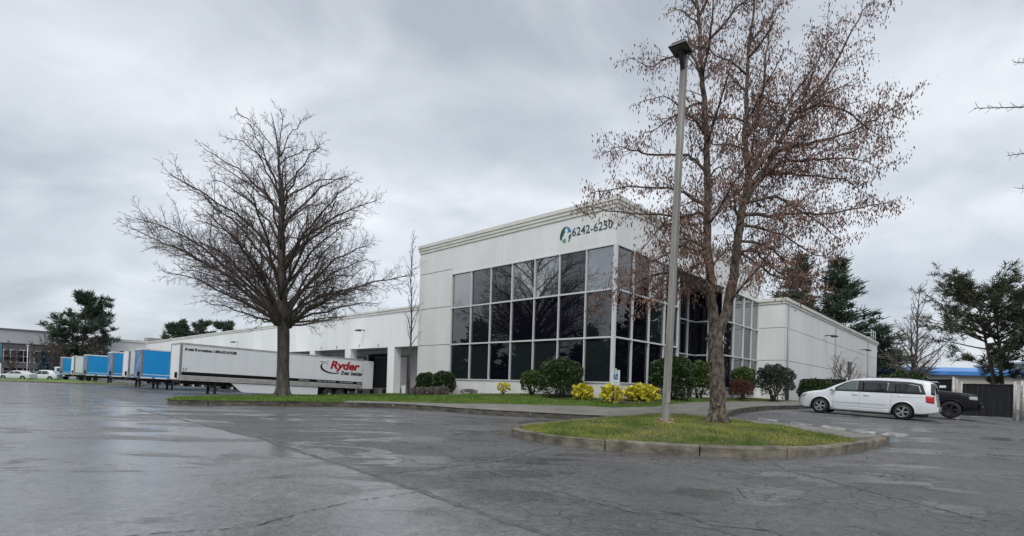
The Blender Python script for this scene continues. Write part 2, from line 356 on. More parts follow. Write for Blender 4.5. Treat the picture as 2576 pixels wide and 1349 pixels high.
def text_mesh(body, size, shear=0.0, offset=0.0, ext=0.004, space=1.0, res=3):
    c = bpy.data.curves.new('lettering', 'FONT'); c.body = body; c.size = size; c.shear = shear; c.offset = offset; c.extrude = ext; c.space_character = space; c.resolution_u = res
    o = bpy.data.objects.new('lettering', c); COL.objects.link(o)
    dg = bpy.context.evaluated_depsgraph_get(); me = bpy.data.meshes.new_from_object(o.evaluated_get(dg))
    bpy.data.objects.remove(o); bpy.data.curves.remove(c); return me
def put_text(name, body, mat, parent, origin, xdir, size=1.0, width=None, shear=0.0, offset=0.0, space=1.0):
    """lettering standing on a wall: origin = left end of the baseline, xdir = reading direction, z up"""
    me = text_mesh(body, size, shear, offset, space=space)
    co = np.array([v.co[:] for v in me.vertices])
    x0, x1 = co[:, 0].min(), co[:, 0].max(); k = (width / (x1 - x0)) if width else 1.0
    X = Vector(xdir).normalized(); Z = Vector((0, 0, 1)); Nn = X.cross(Z); O = Vector(origin)
    for v in me.vertices: v.co = O + X * ((v.co.x - x0) * k) + Z * v.co.y + Nn * v.co.z
    me.materials.clear(); me.materials.append(mat)
    return obj(name, me, parent)

# ------------------------------------------------------------------ site frame
AZA = R_(-47.1)
A = Vector((math.sin(AZA), math.cos(AZA), 0)); B = Vector((-A.y, A.x, 0)) * -1   # A: along the left facade, B: along the right one
B = Vector((math.cos(AZA), -math.sin(AZA), 0))
def pq(x, y): return A.x * x + A.y * y, B.x * x + B.y * y
def xy(p, q): return A.x * p + B.x * q, A.y * p + B.y * q
CP, CQ = 13.12, 20.98
CX, CY = xy(CP, CQ)
def zg(x, y, court=True):
    p, q = pq(x, y)
    z = 0.035 * max(-5, min(8, p)) * sst(q, 16, 26)
    z += -0.42 * sst(p, 18, 46)
    if court: z += -0.46 * sst(q, 13, 28) * sst(p, 29, 37)
    z += 0.010 * math.sin(x * 0.9 + 1.3) * math.cos(y * 0.8)
    return z

# ------------------------------------------------------------------ ground
gx = np.unique(np.concatenate([np.arange(-40, 40.1, 0.8), np.linspace(-140, -40, 40), np.linspace(40, 140, 30), [-1500, -900, -500, -300, -200, 200, 300, 500, 900, 1500]]))
gy = np.unique(np.concatenate([np.arange(-6, 60.1, 0.8), np.linspace(60, 160, 40), [-1500, -700, -300, -120, -60, -30, -15, 220, 300, 500, 900, 1600]]))
V = [(x, y, zg(x, y)) for y in gy for x in gx]; nxg = len(gx)
T = [(j * nxg + i, j * nxg + i + 1, (j + 1) * nxg + i + 1, (j + 1) * nxg + i) for j in range(len(gy) - 1) for i in range(nxg - 1)]
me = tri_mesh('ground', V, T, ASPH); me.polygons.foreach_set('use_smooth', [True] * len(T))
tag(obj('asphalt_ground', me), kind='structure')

def seg_dist(px, py, poly):
    d = 1e9
    for (x0, y0), (x1, y1) in zip(poly[:-1], poly[1:]):
        dx_, dy_ = x1 - x0, y1 - y0; L2 = dx_ * dx_ + dy_ * dy_ + 1e-12
        t = max(0, min(1, ((px - x0) * dx_ + (py - y0) * dy_) / L2))
        d = min(d, math.hypot(px - x0 - t * dx_, py - y0 - t * dy_))
    return d
def inpoly(x, y, P):
    c = False; j = len(P) - 1
    for i in range(len(P)):
        if (P[i][1] > y) != (P[j][1] > y) and x < (P[j][0] - P[i][0]) * (y - P[i][1]) / (P[j][1] - P[i][1]) + P[i][0]: c = not c
        j = i
    return c
def fill(name, poly, zf, step, mat, parent=None):
    vs = [Vector(p[:2]) for p in poly]; n = len(vs)
    xs = [p[0] for p in poly]; ys = [p[1] for p in poly]
    y = min(ys) + step / 2
    while y < max(ys):
        x = min(xs) + step / 2
        while x < max(xs):
            if inpoly(x, y, poly) and seg_dist(x, y, list(poly) + [poly[0]]) > step * 0.35: vs.append(Vector((x, y)))
            x += step
        y += step
    r = mgeo.delaunay_2d_cdt(vs, [(i, (i + 1) % n) for i in range(n)], [list(range(n))], 1, 1e-4)
    m = MB(); m.add([(p.x, p.y, zf(p.x, p.y)) for p in r[0]], [tuple(f) for f in r[2]], 0, True)
    return m.build(name, mat, parent)

KA = [(-15.2, 27.0), (-14.6, 24.5), (-13.9, 21.6), (-13.0, 19.7), (-11.9, 18.7), (-10.6, 18.75), (-9.4, 19.3), (-8.0, 20.0), (-6.6, 20.45), (-5.2, 20.45), (-4.0, 20.15), (-2.2, 19.05), (-0.43, 17.8), (1.63, 16.95), (3.05, 16.5)]
KA = [(p.x, p.y) for p in catmull([(x, y, 0) for x, y in KA], 4)]
iwalk = min(range(len(KA)), key=lambda i: math.hypot(KA[i][0] + 6.6, KA[i][1] - 20.45))
KB = [(7.3, 18.35), (8.3, 20.1), (9.6, 21.9), (12.4, 24.9), (15.5, 28.1), (19.0, 31.8), (22.5, 35.4)]
KB = [(p.x, p.y) for p in catmull([(x, y, 0) for x, y in KB], 4)]
INA = [(-6.9, 21.9), (-4.3, 22.1), (-0.5, 21.7), (2.0, 20.9), (3.95, 20.5)]
INB = [(5.9, 21.6), (7.4, 23.6), (10.8, 27.3), (14.2, 30.9), (17.4, 34.2), (21.0, 37.9)]
FRONT = KA + [(4.5, 17.2), (5.8, 17.8), (7.3, 18.35)] + KB
def ztop(x, y):
    d = seg_dist(x, y, FRONT)
    p, q = pq(x, y)
    return zg(x, y, False) + 0.175 + 0.02 * min(d, 2.2) + 0.05 * max(0, min(d - 2.2, 6))*(1 - 0.45 * 2.0 * sst(p, 16, 27))
lawn_poly = KA[:iwalk + 1] + INA + INB + [xy(13.0, CQ + 21), xy(13.3, CQ + .2), xy(CP + .2, CQ + .3), xy(CP + 15, CQ + .3), xy(CP + 15.3, CQ + 1.0), (-9.0, 37.5), (-12.5, 34.5), (-14.8, 30.5)]
fill('lawn', lawn_poly, lambda x, y: ztop(x, y), 0.9, SOIL)['kind'] = 'structure'
# planting bed strip of dark bark close to the facades
def strip(name, pts_a, pts_b, zf, mat, dz):
    m = MB(); n = len(pts_a)
    m.add([(x, y, zf(x, y) + dz) for x, y in pts_a] + [(x, y, zf(x, y) + dz) for x, y in pts_b], [(i, i + 1, n + i + 1, n + i) for i in range(n - 1)], 0, True)
    return tag(m.build(name, mat), kind='structure')
bed_o = [xy(CP + t, CQ - 1.9 - .2 * math.sin(t * 1.3)) for t in np.linspace(15.2, 0, 30)] + [xy(CP - 1.6, CQ - 1.5)] + [xy(CP - 2.1 - .2 * math.sin(t), CQ + t) for t in np.linspace(0.3, 19.8, 30)]
bed_i = [xy(CP + t, CQ + .2) for t in np.linspace(15.2, 0, 30)] + [xy(CP, CQ)] + [xy(CP + .2, CQ + t) for t in np.linspace(0.3, 19.8, 30)]
strip('planting_bed', bed_o, bed_i, ztop, BED, 0.02)

# sidewalk slabs
walk = setting('sidewalk')
def resample(poly, n):
    P = [Vector((x, y)) for x, y in poly]; L = [0]
    for i in range(1, len(P)): L.append(L[-1] + (P[i] - P[i - 1]).length)
    o = []
    for k in range(n + 1):
        s_ = L[-1] * k / n; i = 1
        while i < len(L) - 1 and L[i] < s_: i += 1
        t = (s_ - L[i - 1]) / max(1e-9, L[i] - L[i - 1]); o.append(P[i - 1].lerp(P[i], t))
    return o
def slab(quad, zf=ztop):
    c = sum(quad, Vector((0, 0))) / len(quad); m = MB()
    q = [p + (c - p).normalized() * 0.010 for p in quad]; n = len(q)
    vs = [(p.x, p.y, zf(p.x, p.y) + 0.006) for p in q] + [(p.x, p.y, zf(p.x, p.y) - 0.16) for p in q]
    m.add(vs, [tuple(range(n)), tuple(range(n, 2 * n))[::-1]] + [(i, n + i, n + (i + 1) % n, (i + 1) % n) for i in range(n)])
    m.build('slab', CONC, walk)
def slabs(o_, i_, n, zf=ztop):
    a_, b_ = resample(o_, n), resample(i_, n)
    for k in range(n): slab([a_[k], a_[k + 1], b_[k + 1], b_[k]], zf)
zstrip = lambda x, y: zg(x, y) + 0.178
slabs(KA[iwalk:], INA, 18)
slabs(KB, INB, 18)
slab([Vector(q) for q in ((3.05, 16.5), (4.5, 17.2), (5.8, 17.8), (7.3, 18.35), (5.9, 21.6), (3.95, 20.5))])
slabs([(5.8, 17.8), (6.3, 15.1), (6.75, 12.4), (6.95, 10.9)], [(7.3, 18.35), (7.5, 16.9), (8.1, 14.5), (8.2, 11.45)], 6, zstrip)

# kerbs
def kerb_run(root, pts, width, seg, zt, mat=KERB, jit=0.006, seed=1, names='kerb_stone'):
    rd = random.Random(seed)
    L = sum(math.dist(a_, b_) for a_, b_ in zip(pts[:-1], pts[1:])); n = max(1, round(L / seg)); sub = 5
    Pn = resample(pts, n * sub); nm = []
    for i in range(len(Pn)):
        d = Pn[min(i + 1, len(Pn) - 1)] - Pn[max(i - 1, 0)]; d.normalize(); nm.append(Vector((-d.y, d.x)))
    for k in range(n):
        m = MB(); rings = []; jz = rd.uniform(-jit, jit); jo = rd.uniform(-jit, jit)
        for i in range(sub + 1):
            p = Pn[k * sub + i].copy(); q = nm[k * sub + i]
            if i == 0: p = p.lerp(Pn[k * sub + 1], 0.035)
            if i == sub: p = p.lerp(Pn[k * sub + sub - 1], 0.035)
            z = zt(p.x, p.y) + jz; z0 = zg(p.x, p.y) - 0.1
            c = 0.022
            pr = [(0.012 + jo, z0), (jo, z - c * 1.6), (jo + c, z), (width - c, z), (width, z - c), (width, z0)]
            rings.append([(p.x + q.x * u, p.y + q.y * u, zz_ ) for u, zz_ in pr])
        vs = [v for r in rings for v in r]; K = 6
        fs = [(i * K + j, i * K + (j + 1) % K, (i + 1) * K + (j + 1) % K, (i + 1) * K + j) for i in range(sub) for j in range(K)]
        fs += [tuple(range(K))[::-1], tuple(range(sub * K, (sub + 1) * K))]
        m.add(vs, fs); bm = bmesh.new(); me = m.mesh(names, mat); bm.from_mesh(me); bmesh.ops.recalc_face_normals(bm, faces=bm.faces); bm.to_mesh(me); bm.free()
        obj(names, me, root)
kerb = setting('walkway_kerb')
off = lambda pts, d: pts
kerb_run(kerb, KA[::-1], -0.16, 2.6, lambda x, y: ztop(x, y) + 0.012, seed=4, mat=KERBD)
kerb_run(kerb, KB, -0.16, 2.6, lambda x, y: ztop(x, y) + 0.012, seed=5, mat=KERBD)
kerb_run(kerb, [(7.3, 18.35), (7.5, 16.9), (8.1, 14.5), (8.2, 11.45)], 0.16, 1.9, lambda x, y: zstrip(x, y) + 0.010, seed=6)

ISL = [(3.05, 16.5), (1.9, 14.7), (0.75, 12.85), (0.18, 11.75), (0.02, 11.2), (0.06, 10.65), (0.30, 10.05), (0.75, 9.40), (1.36, 8.95), (2.0, 8.68), (2.78, 8.50), (3.4, 8.43), (3.97, 8.46), (4.95, 8.74), (5.7, 9.15), (6.28, 9.58), (7.0, 10.2), (7.6, 10.75), (8.2, 11.35)]
ISL = [(p.x, p.y) for p in catmull([(x, y, 0) for x, y in ISL], 4)]
isl_in = [(3.2, 16.5)] + [(x, y) for x, y in ISL[2:-8]] + [(7.0, 10.9), (6.82, 12.4), (6.37, 15.1), (5.87, 17.8), (4.5, 17.25)]
def zis(x, y):
    d = seg_dist(x, y, ISL)
    return zg(x, y) + 0.150 + 0.10 * sst(d, 0.1, 2.2)
island = fill('island_turf', isl_in, zis, 0.4, SOIL); tag(island, kind='structure'); island.data.materials[0] = mk('muddy_turf_soil', (0.075, 0.06, 0.03), 0.95, col2=(0.11, 0.115, 0.04), vs=(2, 2, 2), detail=8, coord='pos')
ikerb = setting('island_kerb')
kerb_run(ikerb, ISL, 0.17, 1.55, lambda x, y: zg(x, y) + 0.175, seed=9, jit=0.012)

# grass blades
def blades(name, poly, zf, n, h, wd, mat, seed, sink=0.0, dens=None):
    rg = np.random.default_rng(seed); xs = [p[0] for p in poly]; ys = [p[1] for p in poly]
    cell = 0.25; pts = []
    gxs = np.arange(min(xs), max(xs), cell); gys = np.arange(min(ys), max(ys), cell)
    cells = [(x, y) for x in gxs for y in gys if inpoly(x + cell / 2, y + cell / 2, poly)]
    wts = np.array([1.0 / (math.hypot(x, y) ** 1.2) for x, y in cells]); wts /= wts.sum()
    idx = rg.choice(len(cells), n, p=wts); C_ = np.array(cells)[idx] + rg.random((n, 2)) * cell
    if h < .08:      # worn, thin patches on the island
        th = np.sin(C_[:, 0] * 1.9 + 2 * np.sin(C_[:, 1] * 1.3)) * np.sin(C_[:, 1] * 2.3 + C_[:, 0] * .7 + 1) + .35 * np.sin(C_[:, 0] * 7.1) * np.sin(C_[:, 1] * 6.3)
        keep = (th < .35) | (rg.random(n) < .35); keep &= np.array([seg_dist(x_, y_, ISL) > .185 for x_, y_ in C_])
        C_ = C_[keep]; idx = idx[keep]; n = len(C_)
    zc = {}
    for i, c in enumerate(cells): zc[i] = zf(c[0] + cell / 2, c[1] + cell / 2)
    z = np.array([zc[i] for i in idx]) - 0.012 - sink
    patch = 0.6 + 0.8 * (0.5 + 0.5 * np.sin(C_[:, 0] * 2.1 + 1.3 * np.sin(C_[:, 1] * 1.7))) * rg.random(n)
    hh = h * patch * rg.uniform(0.55, 1.25, n); a_ = rg.random(n) * 6.283; ln = rg.normal(0, 0.5, (n, 2)) * hh[:, None]
    dxv = np.stack([np.cos(a_), np.sin(a_)], 1) * wd * rg.uniform(0.6, 1.3, n)[:, None]
    V0 = np.column_stack([C_ - dxv, z]); V1 = np.column_stack([C_ + dxv, z]); V2 = np.column_stack([C_ + ln, z + hh])
    V = np.stack([V0, V1, V2], 1).reshape(-1, 3); T = np.arange(3 * n).reshape(-1, 3)
    return tag(obj(name, tri_mesh(name, V, T, mat)), kind='stuff')
blades('island_grass', isl_in, zis, 90000, 0.075, 0.0055, ISLG, 3)
blades('lawn_grass', lawn_poly, ztop, 110000, 0.085, 0.013, LAWN, 4)

# grass verge far left
vg = [(-80, 78), (-72, 70), (-62, 66.5), (-50, 66), (-47.5, 68), (-52, 72), (-62, 78), (-80, 92)]
fill('grass_verge', vg, lambda x, y: zg(x, y) + 0.16, 4.0, LAWN)['kind'] = 'structure'
vk = setting('verge_kerb'); kerb_run(vk, [(p.x, p.y) for p in catmull([(x, y, 0) for x, y in vg[:5]], 4)], 0.2, 6, lambda x, y: zg(x, y) + 0.17, seed=2)

# painted markings and seams
def patch(name, pts, mat, dz=0.004, step=0.6, kind='structure'):
    return tag(fill(name, pts, lambda x, y: zg(x, y) + dz, step, mat), kind=kind)
def line(name, pts, wd, mat, dz=0.004, jit=0.0, seed=0, step=0.25):
    rd = random.Random(seed); L = sum(math.dist(a_, b_) for a_, b_ in zip(pts[:-1], pts[1:]))
    Pn = resample(pts, max(2, int(L / step))); m = MB(); vs = []
    for i, p in enumerate(Pn):
        d = (Pn[min(i + 1, len(Pn) - 1)] - Pn[max(i - 1, 0)]).normalized(); q = Vector((-d.y, d.x))
        ww = wd * (1 + rd.uniform(-jit, jit)); o_ = rd.uniform(-jit, jit) * wd
        for s_ in (-1, 1):
            r = p + q * (s_ * ww / 2 + o_); vs.append((r.x, r.y, zg(r.x, r.y) + dz))
    m.add(vs, [(2 * i, 2 * i + 2, 2 * i + 3, 2 * i + 1) for i in range(len(Pn) - 1)], 0, True)
    o = m.build(name, mat); return tag(o, kind='structure')
for q in ([(9.3, 19.6), (9.75, 19.0), (8.75, 17.2), (8.5, 18.0)], [(9.9, 18.4), (10.2, 17.6), (9.3, 16.2), (9.1, 17.0)], [(10.45, 17.4), (10.55, 16.4), (9.7, 15.2), (9.6, 16.2)], [(10.6, 16.1), (10.8, 15.4), (10.0, 14.3), (9.8, 15.0)], [(11.3, 15.6), (11.25, 14.7), (10.3, 13.6), (10.15, 14.3)]):
    patch('white_hatch_bar', q, LINEP)
patch('blue_bay_paint', [(9.6, 13.6), (9.85, 13.1), (8.95, 12.1), (8.62, 12.2)], LINEB)
line('white_stall_line', [(7.75, 18.2), (8.35, 16.6), (8.75, 14.6)], 0.10, LINEP)
line('parking_line', [(-4.23, 10.94), (-3.4, 12.33), (-0.41, 16.27)], 0.09, LINEF)
line('parking_line', [(-6.9, 13.6), (-3.6, 18.3)], 0.09, LINEF)
line('parking_line', [(17.6, 21.6), (16.6, 16.6), (15.9, 13.5)], 0.10, LINEF)
line('parking_line', [(13.4, 24.0), (11.6, 18.9)], 0.09, LINEF)
line('yellow_kerb_line', [(-8.6, 19.4), (-6.4, 20.05)], 0.12, LINEY)
line('asphalt_seam', [(-11.2, 15.6), (-8.03, 12.62), (-4.13, 8.83), (-1.63, 5.96), (-0.08, 4.14), (0.35, 3.66), (1.5, 2.2)], 0.075, SEAM, 0.003, 0.35, 2, 0.12)
line('asphalt_seam', [(-1.47, 5.86), (-0.16, 7.18), (0.75, 9.3)], 0.07, SEAM, 0.003, 0.4, 3, 0.1)
line('asphalt_seam', [(-1.84, 9.17), (-0.9, 7.6), (-0.14, 6.18), (0.67, 5.04), (1.24, 4.31), (1.62, 3.93), (2.6, 2.8)], 0.055, SEAM, 0.003, 0.45, 4, 0.1)
line('asphalt_seam', [(4.15, 8.32), (3.82, 7.16), (3.96, 6.34), (4.01, 5.52), (4.1, 4.6)], 0.05, SEAM, 0.003, 0.45, 5, 0.1)
line('asphalt_crack', [(-2.9, 3.1), (-2.14, 3.5), (-1.79, 3.64), (-1.58, 4.14), (-1.32, 4.56), (-0.89, 4.99)], 0.008, CRACK, 0.004, 1.6, 6, 0.035)
line('asphalt_crack', [(1.0, 4.75), (1.45, 4.45), (1.6, 4.1), (2.1, 3.95)], 0.010, CRACK, 0.004, 0.9, 7, 0.05)
line('asphalt_crack', [(2.2, 6.4), (2.5, 5.7), (2.35, 5.2), (2.8, 4.7)], 0.009, CRACK, 0.004, 0.9, 8, 0.05)
m = MB(); rd = random.Random(31)
for k in range(46):
    x, y = rd.uniform(-5, 7.5), rd.uniform(3.6, 8.2); s_ = rd.uniform(0.006, 0.022); a_ = rd.uniform(0, 6.28); z = zg(x, y) + 0.006
    if seg_dist(x, y, ISL) < 0.4: continue
    m.add([(x + s_ * math.cos(a_ + j * 1.57) * (1.0 + .5 * (j % 2)), y + s_ * math.sin(a_ + j * 1.57), z + rd.uniform(0, .012)) for j in range(4)], [(0, 1, 2, 3)])
tag(m.build('scattered_leaf_litter', LITT), kind='stuff')
rg_ = np.random.default_rng(8); VV = []
while len(VV) < 520:
    x_, y_ = rg_.normal(4.6, 3.2), rg_.normal(11.6, 3.0)
    if inpoly(x_, y_, isl_in): z_ = zis(x_, y_) + .03
    elif seg_dist(x_, y_, ISL) < .9 and seg_dist(x_, y_, ISL) > .2 and not inpoly(x_, y_, ISL): z_ = zg(x_, y_) + .008
    else: continue
    a_ = rg_.random() * 6.28; L_ = rg_.uniform(.02, .05); W_ = L_ * .35; c_, s__ = math.cos(a_), math.sin(a_); h_ = rg_.uniform(0, .02, 2)
    VV.append([(x_ - c_ * L_, y_ - s__ * L_, z_ + h_[0]), (x_ + s__ * W_, y_ - c_ * W_, z_), (x_ + c_ * L_, y_ + s__ * L_, z_ + h_[1]), (x_ - s__ * W_, y_ + c_ * W_, z_ + .006)])
VV = np.array(VV).reshape(-1, 3); tag(obj('fallen_leaves', tri_mesh('fallen_leaves', VV, np.arange(len(VV)).reshape(-1, 4), DEADL)), kind='stuff')
line('dock_paint_strip', [(-19.5, 27.5), (-17.0, 27.2)], 0.5, LINEB)

# ------------------------------------------------------------------ office block
TH = math.atan2(A.y, A.x)          # local x runs along the left facade, local -y into the building
off_ = thing('office_block', 'white two storey office block with dark glass corner and street number', 'building', (CX, CY, 0), TH)
MA = [0.0, 1.66, 3.31, 4.96, 6.61, 8.27, 9.92, 11.70]
ROWS = [(1.36, 3.47), (3.47, 5.72), (5.72, 7.78)]
bx('base_wall', WALL, off_, 0.0, 11.70, -0.3, 0.0, -0.6, 1.30)
bx('base_wall', WALL, off_, 0.0, 0.3, -6.65, -0.302, -0.6, 1.30)
bx('base_wall', WALL, off_, 0.0, 0.3, -20.0, -13.2, -0.6, 1.30)
bx('window_sill', ALU, off_, -0.05, 11.72, -0.16, 0.05, 1.30, 1.36)
bx('window_sill', ALU, off_, -0.05, 0.16, -6.65, -0.162, 1.30, 1.36)
bx('window_sill', ALU, off_, -0.05, 0.16, -20.0, -13.2, 1.30, 1.36)
for z0, z1 in ((-0.6, 3.46), (3.50, 5.83), (5.87, 8.13)): bx('wall_panel', WALL, off_, 11.73, 15.0, -0.3, 0.0, z0, z1)
bx('joint_backing', JOINT, off_, 11.76, 14.98, -0.29, -0.03, -0.6, 9.5)
bx('wall_panel', WALL, off_, 7.42, 15.0, -0.3, 0.001, 8.17, 9.53)
bx('wall_panel', WALL, off_, 0.0, 7.40, -0.3, 0.0, 7.84, 9.53)
bx('wall_panel', WALL, off_, 7.42, 11.73, -0.3, 0.0, 7.84, 8.168)
bx('wall_panel', WALL, off_, 0.0, 0.3, -9.9, -0.302, 7.84, 9.53)
bx('wall_panel', WALL, off_, 0.0, 0.3, -20.0, -9.92, 7.84, 9.53)
for i, (z0, z1, e_) in enumerate(((9.53, 9.695, 0.05), (9.70, 9.865, 0.09), (9.87, 10.06, 0.13))):
    bx('cornice', CORN, off_, -e_, 15.0 + e_, -20.0 - e_, e_, z0, z1)
    if i < 2: bx('cornice_joint', JOINT, off_, -e_ + .03, 15.0 + e_ - .03, -20.0 - e_ + .03, e_ - .03, z1, z1 + .005)
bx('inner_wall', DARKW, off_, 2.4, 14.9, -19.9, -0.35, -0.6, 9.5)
bx('end_wall', WALL, off_, 14.7, 15.0, -20.0, -0.302, -0.6, 9.53)
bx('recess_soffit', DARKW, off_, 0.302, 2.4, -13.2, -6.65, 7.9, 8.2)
def pane(x0, x1, y0, y1, z0, z1, mat, tilt, ax):
    """thin glass box with a very slight individual tilt, as set by the glazier"""
    m = MB(); m.box(x0, x1, y0, y1, z0, z1); c = Vector(((x0 + x1) / 2, (y0 + y1) / 2, (z0 + z1) / 2))
    Rm = Euler((tilt[0], 0, tilt[1]) if ax == 'x' else (0, tilt[0], tilt[1])).to_matrix()
    m.v = [tuple(c + Rm @ (Vector(v) - c)) for v in m.v]
    return m.build('window_pane', mat, off_)
rd = random.Random(5)
tl = lambda: (rd.gauss(0, 0.0035), rd.gauss(0, 0.0035))
patA = [[GL3, GL2, GL2, GL3, GL1, GL2, GL3], [GL1, GL2, GL2, GL2, GL2, GL1, GL1], [GL4, GL1, GL4, GL1, GL1, GL1, GL1]]
# pattern listed from the corner towards the left end
patA[0] = [GL3, GL2, GL3, GL3, GL2, GL3, GL3]; patA[1] = [GL1, GL2, GL2, GL2, GL2, GL1, GL1]; patA[2] = [GL4, GL1, GL4, GL4, GL1, GL1, GL4]
for r, (z0, z1) in enumerate(ROWS):
    for k in range(7): pane(MA[k] + .03, MA[k + 1] - .03, -0.10, -0.07, z0 + .03, z1 - .03, patA[r][k], tl(), 'x')
for x in MA[1:-1]: bx('mullion', ALU, off_, x - .026, x + .026, -0.12, 0.03, 1.36, 7.78)
bx('mullion', ALU, off_, 11.66, 11.72, -0.12, 0.03, 1.36, 7.78)
for z in (3.47, 5.72): bx('transom', ALU, off_, 0.12, 11.66, -0.11, 0.022, z - .04, z + .04)
bx('transom', ALU, off_, 0.12, 11.72, -0.12, 0.03, 7.78, 7.84)
bx('corner_post', ALU, off_, -0.04, 0.12, -0.12, 0.04, 1.36, 7.84)
MBl = [0.0, 1.66, 3.34, 5.02, 6.65]; MBr = [13.2, 15.1, 16.95, 18.55, 20.0]
for L_, rs in ((MBl, 0), (MBr, 1)):
    for r, (z0, z1) in enumerate(ROWS):
        for k in range(4):
            g = [[GL2, GL2, GL2, GL2], [GL2, GL2, GL1, GL2], [GL1, GL2, GL4, GL1]][r][k] if not rs else [[GL2, GL1, GL1, GL1], [GL2, GL4, GL1, GL4], [GL1, GL4, GL4, GL4]][r][k]
            pane(0.07, 0.10, -L_[k + 1] + .03, -L_[k] - .03, z0 + .03, z1 - .03, g, tl(), 'y')
    for s_ in L_[1:]: bx('mullion', ALU, off_, -0.03, 0.12, -s_ - .021 , -s_ + .021, 1.36, 7.78)
    for z in (3.47, 5.72): bx('transom', ALU, off_, -0.022, 0.11, -L_[-1] + .03, -L_[0] - .125, z - .04, z + .04)
    bx('transom', ALU, off_, -0.03, 0.12, -L_[-1] + .03, -L_[0] - .125, 7.78, 7.84)
bx('mullion', ALU, off_, -0.03, 0.12, -13.29, -13.19, 0.4, 7.84)
# recessed entrance: glazing 1.9 m behind the facade, with doors
RS = [6.7, 8.0, 9.4, 10.8, 12.1, 13.2]
for k in range(5):
    for r, (z0, z1) in enumerate(((0.55, 2.75), (2.75, 3.47), (3.47, 5.72), (5.72, 7.85))):
        pane(1.97, 2.0, -RS[k + 1] + .03, -RS[k] - .03, z0 + .03, z1 - .03, [GL2, GL2, GL1, GL2][(k + r) % 4], tl(), 'y')
for s_ in RS[1:-1]: bx('mullion', ALU, off_, 1.87, 2.02, -s_ - .032, -s_ + .032, 0.5, 7.88)
for z in (2.75, 3.47, 5.72): bx('transom', ALU, off_, 1.88, 2.01, -13.15, -6.7, z - .035, z + .035)
for r, (z0, z1) in enumerate(ROWS):
    pane(0.16, 0.98, -13.28, -13.25, z0 + .03, z1 - .03, GL2, tl(), 'x'); pane(1.04, 1.86, -13.28, -13.25, z0 + .03, z1 - .03, GL2, tl(), 'x')
bx('transom', ALU, off_, 0.13, 1.87, -13.25, -13.19, 5.68, 5.76); bx('transom', ALU, off_, 0.13, 1.87, -13.25, -13.19, 3.43, 3.51)
bx('mullion', ALU, off_, 0.98, 1.04, -13.25, -13.192, 1.36, 7.84)
bx('base_wall', WALL, off_, 0.302, 2.4, -13.5, -13.2, -0.6, 1.30)
bx('base_wall', WALL, off_, 0.302, 2.4, -6.65, -6.35, -0.6, 7.84)
bx('entrance_number_plate', SIGNW, off_, 1.80, 1.86, -7.9, -7.3, 3.05, 3.4)
bx('window_notice', SIGNW, off_, 0.045, 0.06, -0.62, -0.30, 1.48, 1.86); bx('window_notice', SIGNG, off_, 0.036, 0.044, -0.55, -0.37, 1.62, 1.80)
# number and globe emblem on the parapet, read from the corner's left
put_text('street_number', '6242-6250', mk('sign_teal', (0.018, 0.062, 0.056), 0.5), off_, (2.58, 0.012, 8.60), (-1, 0, 0), size=0.58, width=2.36, offset=0.004)
gl = empty('globe_emblem', (2.98, 0.0, 8.74)); gl.parent = off_
def gpoly(pts, mat):
    m = MB(); m.prism([(-x * 0.36, z * 0.42) for x, z in pts], lambda u, v: (u, 0.004, v), lambda u, v: (u, 0.02, v)); m.build('emblem_piece', mat, gl)
gpoly([(-.98, -.45), (-1.0, .05), (-.8, .55), (-.35, .93), (.05, 1.0), (.0, .82), (-.25, .62), (-.12, .42), (-.35, .1), (-.6, -.25), (-.65, -.55)], GLB1)
gpoly([(.08, 1.0), (.5, .85), (.85, .5), (.98, .15), (.6, .3), (.3, .2), (.45, .5), (.2, .75)], GLB2)
gpoly([(.98, .02), (.98, -.25), (.8, -.65), (.5, -.98), (.45, -.85), (.6, -.6), (.5, -.35), (.62, -.1)], GLB3)
gpoly([(-.6, -.62), (-.3, -.5), (0, -.42), (.05, -.65), (-.02, -1.0), (-.1, -.98), (-.2, -.85), (-.45, -.85)], GLB4)

# ------------------------------------------------------------------ warehouse
wh = thing('warehouse', 'long white warehouse with a row of dock doors, behind the parked trailers', 'building', (CX, CY, 0), TH)
TOPZ = 8.0
bx('roof_block', WALLW, wh, 15.02, 121.5, -20.02, -10.72, 4.36, 7.75)
bx('rear_block', WALLW, wh, -1.5, 121.5, -60, -20.3, -1.5, 7.7)
# dock wall: beam panels over the openings, between bay joints
cols = [21.15] + [29.25 + 8.0 * k for k in range(12)]
ends = [15.02] + cols + [121.5]
for a_, b_ in zip(ends[:-1], ends[1:]):
    bx('wall_panel', WALLW, wh, a_ + .012, b_ - .012, -7.9, -7.5, 4.36, 7.62)
bx('parapet_band', CORN, wh, 15.02, 121.6, -7.92, -7.42, 7.62, 7.84)
bx('parapet_cap', CORN, wh, 15.02, 121.66, -7.95, -7.36, 7.845, 8.02)
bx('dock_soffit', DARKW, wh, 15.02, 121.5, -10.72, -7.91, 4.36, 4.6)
for c in cols: bx('dock_column', WALLW, wh, c - .55, c + .55, -8.25, -7.502, -1.6, 4.358)
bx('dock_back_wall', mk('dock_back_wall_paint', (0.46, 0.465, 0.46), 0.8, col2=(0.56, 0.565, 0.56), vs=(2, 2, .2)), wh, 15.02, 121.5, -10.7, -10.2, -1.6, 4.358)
bx('dock_foot', mk('dock_foot_concrete', (0.22, 0.22, 0.21), 0.85, col2=(0.3, 0.3, 0.29), vs=(1, 1, 1)), wh, 15.02, 121.5, -10.2, -9.9, -1.6, 0.35)
DOORP = mk('dock_door_panel', (0.50, 0.50, 0.48), 0.6, col2=(0.60, 0.60, 0.58), vs=(1, 1, 1))
